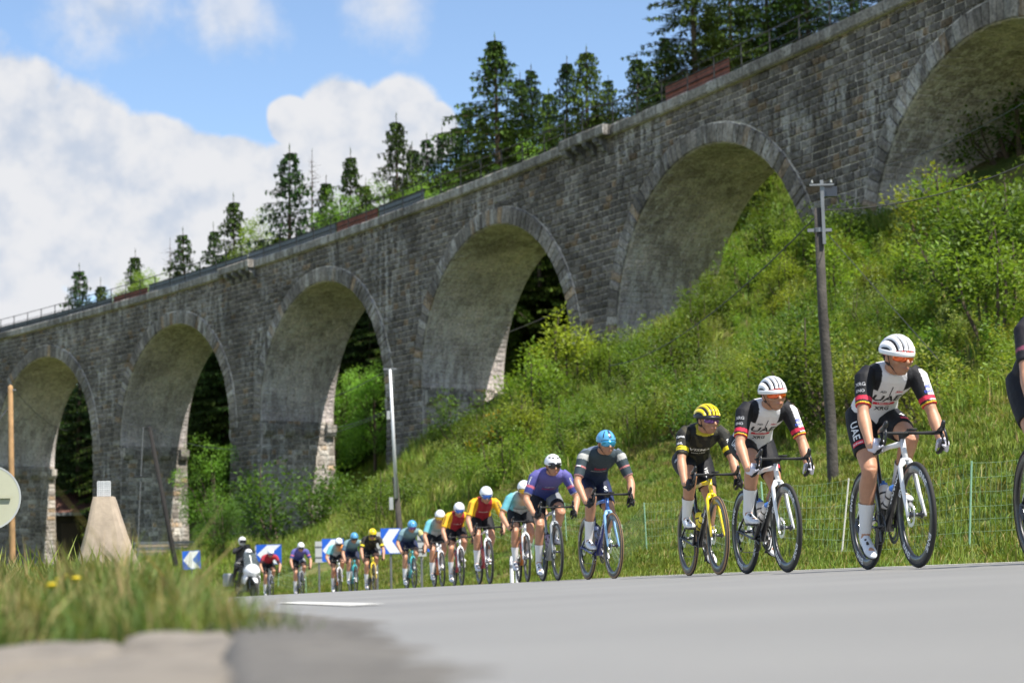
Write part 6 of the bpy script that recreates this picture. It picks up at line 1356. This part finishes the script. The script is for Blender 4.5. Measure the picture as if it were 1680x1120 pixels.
o = MB(); bw, bh = .19, .23; o.box((-.065, 0, H+bh/2), (bw*.96, .10, bh*.98)); o.build('mesh_box', mat('box_grey', (.45, .46, .47), .6), t)
for i in range(7): o = MB(); o.box((-.065-bw/2+bw*i/6, -.054, H+bh/2), (.010 if i % 3 == 0 else .005, .006, bh)); o.build('mesh_bar', m_white, t)
for i in range(9): o = MB(); o.box((-.065, -.060, H+bh*i/8), (bw, .005, .010 if i % 4 == 0 else .005)); o.build('mesh_bar', m_white, t)
# stack of planks at the pier foot --------------------------------------------
p = at(272, 925, 134); zg = gz(p.x, p.y); t = empty('plank_stack', (p.x, p.y, zg), .1); tag(t, 'stack of pale planks at the foot of the second pier', 'planks')
for i in range(9): o = MB(); o.box((vr.uniform(-.15, .15), vr.uniform(-.04, .04), .1+i*.19), (4.0+vr.uniform(-.3, .3), .5, .14)); o.build('plank', m_conc if i % 2 else m_galv, t)
# house behind the left arch -----------------------------------------------------
p = at(120, 870, 186); zg = gz(p.x, p.y)-.5; t = empty('barn', (p.x, p.y, zg), .35); tag(t, 'low barn with brown tiled roof seen through the leftmost arch', 'barn'); m_roof = mat('brown_tiles', (.15, .07, .05), .85, noise=(3, .35)); m_timber = mat('dark_timber', (.04, .032, .026), .9, noise=(4, .3))
ez = at(112, 842, 186).z-zg; rz_ = at(150, 800, 186).z-zg
o = MB(); o.box((1.5, 2, ez/2), (9, 7, ez)); o.build('wall', m_timber, t)
for k in range(11):
    o = MB(); f0, f1 = k/11, (k+1)/11+.02; o.add([Vector((x, -2.6+5*f, ez-.1+(rz_-ez)*f+dz)) for dz in (0, .09+.03) for f in (f0, f1) for x in (-3.6, 6.6)], [(0, 1, 3, 2), (4, 6, 7, 5), (0, 4, 5, 1), (2, 3, 7, 6), (0, 2, 6, 4), (1, 5, 7, 3)]); o.build('tile_course', m_roof, t)
o = MB(); o.add([Vector((x, y, z)) for x, y, z in ((-3.6, 2.4, rz_), (6.6, 2.4, rz_), (6.6, 7.5, ez), (-3.6, 7.5, ez))], [(0, 1, 2, 3)]); o.build('rear_roof', m_roof, t)
o = MB(); o.box((1.5, -2.7, ez-.16), (10.2, .12, .28)); o.build('fascia', m_galv, t); o = MB(); o.box((-.5, -1.56, ez*.42), (1.6, .1, ez*.8)); o.build('door', mat('barn_door', (.07, .05, .035), .9), t); o = MB(); o.box((3.4, -1.56, ez*.55), (1.0, .1, .8)); o.build('window', mat('dark_glass', (.02, .025, .03), .15), t)
# concrete kerb slab in the foreground ------------------------------------------
def kerb():
    xs = np.linspace(-1.6, -.12, 80); ys = np.linspace(1.2, 3.55, 90); X, Y = np.meshgrid(xs, ys)
    z = road_z(X, Y)+.006+.014*np.sin(X*5+1)*np.sin(Y*3.1)+.007*np.sin(X*31+2*np.sin(Y*23))*np.sin(Y*29)-.07*np.clip((X+.141*Y+.02*np.sin(Y*8))/.06, 0, 1)-.05*np.clip((Y-3.35)/.2, 0, 1)-.03*np.exp(-((X+.62-.05*np.sin(Y*9))/.015)**2)
    i = np.arange(X.size).reshape(X.shape); F = np.stack([i[:-1, :-1].ravel(), i[:-1, 1:].ravel(), i[1:, 1:].ravel(), i[1:, :-1].ravel()], 1)
    me = bpy.data.meshes.new('kerb'); me.from_pydata((np.stack([X.ravel()+1, Y.ravel()-2.4, z.ravel()], 1)).tolist(), [], F.tolist()); o = link('concrete_slab', me, None, mat('worn_concrete', (.165, .145, .12), .9, noise=(9, .25), bump=(40, .5, .01)), True); o.location = (-1, 2.4, 0); tag(o, 'worn pale concrete slab at the lower left beside the grass verge', 'slab')
kerb()
# verge grass -------------------------------------------------------------------
def verge(X, Y): return near_edge(Y)-.36-X
P = sample(30000, -9, 0, 3.45, 16, lambda X, Y, Z: (verge(X, Y) > 0) & (X < -.125*Y+.05) & infr(np.stack([X, Y, Z], 1), 400)); P = P[:6500]
C_VERGE = proto_coll('verge_grass', [tuft_mesh(500+k, 40, h, .22, b, STRAW+(s,), .6, .006) for k, (h, b, s) in enumerate(((.20, (.09, .16, .03), .05), (.26, (.12, .18, .03), .1), (.16, (.075, .14, .03), .03), (.34, (.12, .17, .04), .2)))], m_grassm); sc = nrs.uniform(.45, 1.0, len(P))*np.interp(P[:, 1], [3, 6, 9, 16], [.58, .85, 1.1, 1.6]); scatter('verge_grass', P, sc, C_VERGE, 4, 'out of focus green grass on the near verge at the lower left')
P = sample(4000, -2.2, -.6, 5.2, 9.5, lambda X, Y, Z: (verge(X, Y) > .15) & (X/Y < -.150) & (X/Y > -.225))[:260]; scatter('tall_verge_grass', P, nrs.uniform(.6, 1.15, len(P)), C_VERGE, 4, 'taller grass clump in front of the concrete pillar')
P = sample(1500, -4, -.4, 4, 9, lambda X, Y, Z: (verge(X, Y) > .1) & (X < -.16*Y+.2))[:150]; C_STALK = proto_coll('seed_stalk', [tuft_mesh(520+k, 5, .55, .12, (.22, .22, .07), (.34, .26, .12, .5), .5, .004) for k in range(3)], m_grassm); scatter('seed_stalks', P, nrs.uniform(.4, 1.0, len(P)), C_STALK, 3, 'tall thin seed stalks in the verge grass')
P = sample(26000, -45, 0, 14, 130, lambda X, Y, Z: (near_edge(np.minimum(Y, 99))-.4-X > 0) & infr(np.stack([X, Y, Z], 1)) & clear_piers(X, Y)); P = P[:9000]; scatter('field_grass', P, nrs.uniform(.7, 1.5, len(P)), C_GRASS, 4, 'rough grass of the low meadow left of the road')
m_petal = mat('petal_yellow', (.75, .55, .01), .6)
for i, (px, py, Y) in enumerate(((92, 953, 5.2), (118, 951, 5.0), (78, 962, 4.6), (108, 946, 5.6))):
    p = at(px, py, Y); zg = gz(p.x, p.y); t = empty('dandelion', (p.x, p.y, zg)); tag(t, ('yellow dandelion left of centre in the verge clump', 'yellow dandelion at the right of the verge clump', 'lowest yellow dandelion in the verge grass', 'highest yellow dandelion in the verge grass')[i], 'flower', 'dandelions in the verge'); o = MB(); o.tube([(0, 0, 0), (.01, 0, p.z-zg)], .003, 5); o.build('stalk', m_leaf if False else mat('stalk', (.10, .16, .04), .7), t); o = MB(); o.lathe([(0, -.006), (.008, 0), (.013, .005), (.008, .008), (0, .009)], 12, Matrix.Translation((.01, 0, p.z-zg))); o.build('flower_head', m_petal, t)

# ------------------------------------------------------------------ motorcycle with driver and cameraman, parked car
m_mw = mat('moto_white', (.70, .71, .72), .25, coat=.5); m_mk = mat('moto_black', (.015, .015, .017), .4); m_screen = mat('tinted_screen', (.10, .12, .13), .08, alpha=.55); m_jack = mat('black_jacket', (.014, .014, .016), .7, noise=(9, .2)); m_pann = mat('pannier_grey', (.22, .23, .24), .45)
p = at(404, 975, 63); mp = Vector((p.x, p.y, float(road_z(p.x, p.y)))); mh = math.atan2(-.90, .43)
t = empty('motorcycle', mp, mh); tag(t, 'white touring motorcycle with windscreen carrying two people behind the far riders', 'motorcycle')
for x in (-.75, .78):
    w = MB(); w.lathe([(.20, -.05), (.26, -.06), (.31, -.045), (.325, 0), (.31, .045), (.26, .06), (.20, .05)], 28, Matrix.Translation((x, 0, .325)) @ ROTX, True); wo = w.build('wheel', m_tyre, t, True); r = MB(); r.lathe([(.03, -.05), (.20, -.03), (.21, -.045), (.21, .045), (.20, .03), (.03, .05)], 24, Matrix.Translation((x, 0, .325)) @ ROTX, True); r.build('rim', m_dark, wo)
o = MB(); o.tube([(.92, 0, .78), (.80, 0, .82), (.62, 0, .86), (.35, 0, .88), (.0, 0, .82), (-.35, 0, .80)], [(.06, .08), (.20, .17), (.27, .24), (.22, .26), (.17, .20), (.13, .10)], 16, True, (0, 1, 0)); o.build('fairing', m_mw, t, True)
o = MB(); o.tube([(.78, 0, .70), (.80, 0, .58), (.74, 0, .42)], [(.17, .06), (.11, .07), (.05, .05)], 12, True, (0, 1, 0)); o.build('lower_fairing', m_mk, t, True)
o = MB(); o.tube([(.62, 0, .64), (.80, 0, .68), (.95, 0, .60), (1.05, 0, .50)], [(.08, .02), (.09, .025), (.08, .02), (.05, .015)], 10, True, (0, 1, 0)); o.build('front_mudguard', m_mw, t, True)
for s in (-1, 1):
    o = MB(); o.tube([(.66, s*.12, .80), (.78, s*.11, .325)], .03, 8); o.build('fork_leg', m_dark, t)
    o = MB(); o.tube([(.90, s*.06, .80), (.86, s*.15, .86)], [(.035, .03), (.02, .025)], 10); o.build('headlight', mat('lamp_glass', (.75, .78, .8), .1, coat=.8), t, True)
    o = MB(); o.tube([(.42, s*.30, 1.02), (.52, s*.40, 1.12)], .012, 6); o.tube([(.52, s*.36, 1.12), (.52, s*.50, 1.14)], [(.03, .05), (.03, .045)], 8); o.build('mirror', m_mk, t)
    o = MB(); o.box((-.72, s*.36, .62), (.55, .22, .42)); pb = o.build('pannier', m_pann, t); bv = pb.modifiers.new('b', 'BEVEL'); bv.width = .05; bv.segments = 2
    o = MB(); o.tube([(.25, s*.22, .62), (.60, s*.24, .62), (.72, s*.20, .72)], [(.03, .12), (.03, .16), (.02, .08)], 8, True, (0, 1, 0)); o.build('side_panel', m_mw, t, True)
o = MB(); V = []
for i in range(7):
    z_ = .95+.5*i/6; 
    for j in range(9): a = -1+2*j/8; hw = .25-.06*(i/6)**2; V.append(Vector((.72-.28*i/6-.10*a*a, a*hw, z_)))
o.add(V, [(i*9+j, i*9+j+1, (i+1)*9+j+1, (i+1)*9+j) for i in range(6) for j in range(8)]); so_ = o.build('windscreen', m_screen, t, True); sm = so_.modifiers.new('s', 'SOLIDIFY'); sm.thickness = .004
o = MB(); o.tube([(.1, 0, .82), (-.2, 0, .84), (-.5, 0, .92), (-.85, 0, .95)], [(.12, .05), (.15, .05), (.15, .06), (.12, .06)], 12, True, (0, 1, 0)); o.build('seat', m_mk, t, True); o = MB(); o.box((0, 0, .45), (.7, .36, .45)); e = o.build('engine', m_dark, t); bv = e.modifiers.new('b', 'BEVEL'); bv.width = .08; bv.segments = 2
o = MB(); o.tube([(.46, -.36, 1.0), (.5, 0, .98), (.46, .36, 1.0)], .015, 6); o.build('handlebar', m_mk, t)
o = MB(); o.box((.845, 0, .98), (.012, .16, .09)); pl = o.build('number_plate', m_decal_w, t)
def moto_person(hip, sh, head, hands, label, cam=False):
    q = empty('person', mp, mh); tag(q, label, 'person', 'people on the motorcycle'); b = MB(); hip, sh, head = Vector(hip), Vector(sh), Vector(head)
    b.tube([hip-Vector((0, 0, .08)), hip, hip.lerp(sh, .5), sh, sh+(head-sh)*.25], [(.16, .14), (.18, .14), (.17, .13), (.22, .12), (.10, .09)], 14, True, (0, 1, 0)); b.tube([sh, head], .06, 10)
    for s, h in zip((-1, 1), hands):
        s0 = sh+Vector((0, s*.2, -.03)); el, wr = ik(s0, Vector(h), .30, .28, Vector((-.2, s*.8, -.6))); b.tube([s0, s0.lerp(el, .5), el], [.075, .065, .055], 10); b.tube([el, el.lerp(wr, .4), wr], [.055, .05, .036], 10); b.tube([wr, wr+(wr-el).normalized()*.09], [.04, .035], 8)
        for k in range(4): b.tube([wr+(wr-el).normalized()*.08+Vector((0, 0, .03-.02*k)), wr+(wr-el).normalized()*.13+Vector((0, -s*.03, .03-.02*k))], .011, 6)
        b.tube([wr, wr+Vector((.04, -s*.05, .03))], .012, 6)
        kn = hip+Vector((.42, s*.26, -.05)); b.tube([hip+Vector((0, s*.1, 0)), kn], [.10, .075], 12); b.tube([kn, hip+Vector((.2, s*.28, -.45))], [.075, .05], 12); b.tube([hip+Vector((.16, s*.28, -.48)), hip+Vector((.38, s*.28, -.52))], [.055, .04], 10)
    ellipsoid(b, head, (Vector((.09, 0, 0)), Vector((0, .075, 0)), Vector((0, 0, .11)))); bo = voxel_obj(b, 'body', q, .02, 2, [m_jack])
    h = MB(); ellipsoid(h, head+Vector((-.01, 0, .03)), (Vector((.15, 0, 0)), Vector((0, .125, 0)), Vector((0, 0, .145))), 20, 12); ho = h.build('helmet', H_W, q, True)
    v = MB(); V = [head+Vector((math.cos(a)*.147+.0, math.sin(a)*.122, .02+z_)) for z_ in (-.055, .0, .05) for a in np.linspace(-1.1, 1.1, 13)]; v.add(V, [(i*13+j, i*13+j+1, (i+1)*13+j+1, (i+1)*13+j) for i in range(2) for j in range(12)]); v.build('visor', m_mk, ho, True); return q
moto_person((-.12, 0, .93), (.12, 0, 1.28), (.27, 0, 1.40), ((.44, -.34, 1.02), (.44, .34, 1.02)), 'motorcycle driver in black with a white helmet behind the windscreen')
moto_person((-.60, 0, 1.08), (-.45, 0, 1.60), (-.36, 0, 1.80), ((-.10, -.12, 1.62), (-.08, .15, 1.60)), 'motorcycle passenger in black holding a camera above the driver')
cm = empty('video_camera', mp+Matrix.Rotation(mh, 3, 'Z') @ Vector((-.02, .02, 1.64)), mh); tag(cm, 'black video camera in the hands of the motorcycle passenger', 'camera'); o = MB(); o.box((0, 0, 0), (.26, .11, .15)); o.build('housing', m_mk, cm); o = MB(); o.tube([(.12, 0, 0), (.24, 0, 0)], [.045, .055], 12); o.build('lens', m_dark, cm)
JOBS = JOBS[-2:]; run_jobs()
# car half hidden behind the verge grass
p = at(55, 962, 58); zg = gz(p.x, p.y); t = empty('parked_car', (p.x, p.y, zg-.25), 2.9); tag(t, 'yellow car almost hidden behind the verge grass at the left', 'car'); m_cy = mat('car_yellow', (.70, .55, .02), .3, coat=.6); m_cg = mat('car_glass', (.02, .025, .03), .08)
def loft(secs, n=14):
    V = []; 
    for x, hw, z0, z1, pw in secs:
        for k in range(n): w = 2*math.pi*(k+.5)/n; c_, s_ = math.cos(w), math.sin(w); V.append(Vector((x, hw*math.copysign(abs(c_)**pw, c_), (z0+z1)/2+(z1-z0)/2*math.copysign(abs(s_)**pw, s_))))
    m_ = len(secs); o = MB(); o.add(V, [(i*n+k, i*n+(k+1) % n, (i+1)*n+(k+1) % n, (i+1)*n+k) for i in range(m_-1) for k in range(n)]+[tuple(range(n-1, -1, -1)), tuple((m_-1)*n+k for k in range(n))]); return o
loft([(-2.1, .65, .4, .8, .5), (-2.0, .82, .25, .95, .4), (-1.2, .86, .2, 1.0, .35), (.6, .86, .2, .98, .35), (1.7, .80, .22, .82, .4), (2.1, .6, .35, .66, .5)]).build('body', m_cy, t, True)
loft([(-1.9, .70, .9, 1.0, .5), (-1.5, .70, .9, 1.36, .45), (-.4, .70, .9, 1.45, .45), (.3, .68, .9, 1.40, .45), (1.0, .70, .9, .98, .5)]).build('window', m_cg, t, True)
loft([(-1.55, .60, 1.33, 1.40, .5), (-.5, .64, 1.40, 1.49, .45), (.3, .58, 1.36, 1.44, .5)]).build('roof', m_cy, t, True)
for x in (-1.3, 1.3):
    for s in (-1, 1): o = MB(); o.lathe([(.1, -.09), (.28, -.1), (.31, -.06), (.31, .06), (.28, .1), (.1, .09)], 20, Matrix.Translation((x, s*.78, .31)) @ ROTX, True); wo = o.build('wheel', m_tyre, t, True)
for s in (-1, 1): o = MB(); o.tube([(1.98, s*.55, .62), (2.08, s*.5, .62)], [(.12, .06), (.09, .05)], 10); o.build('headlight', m_signw, t, True)
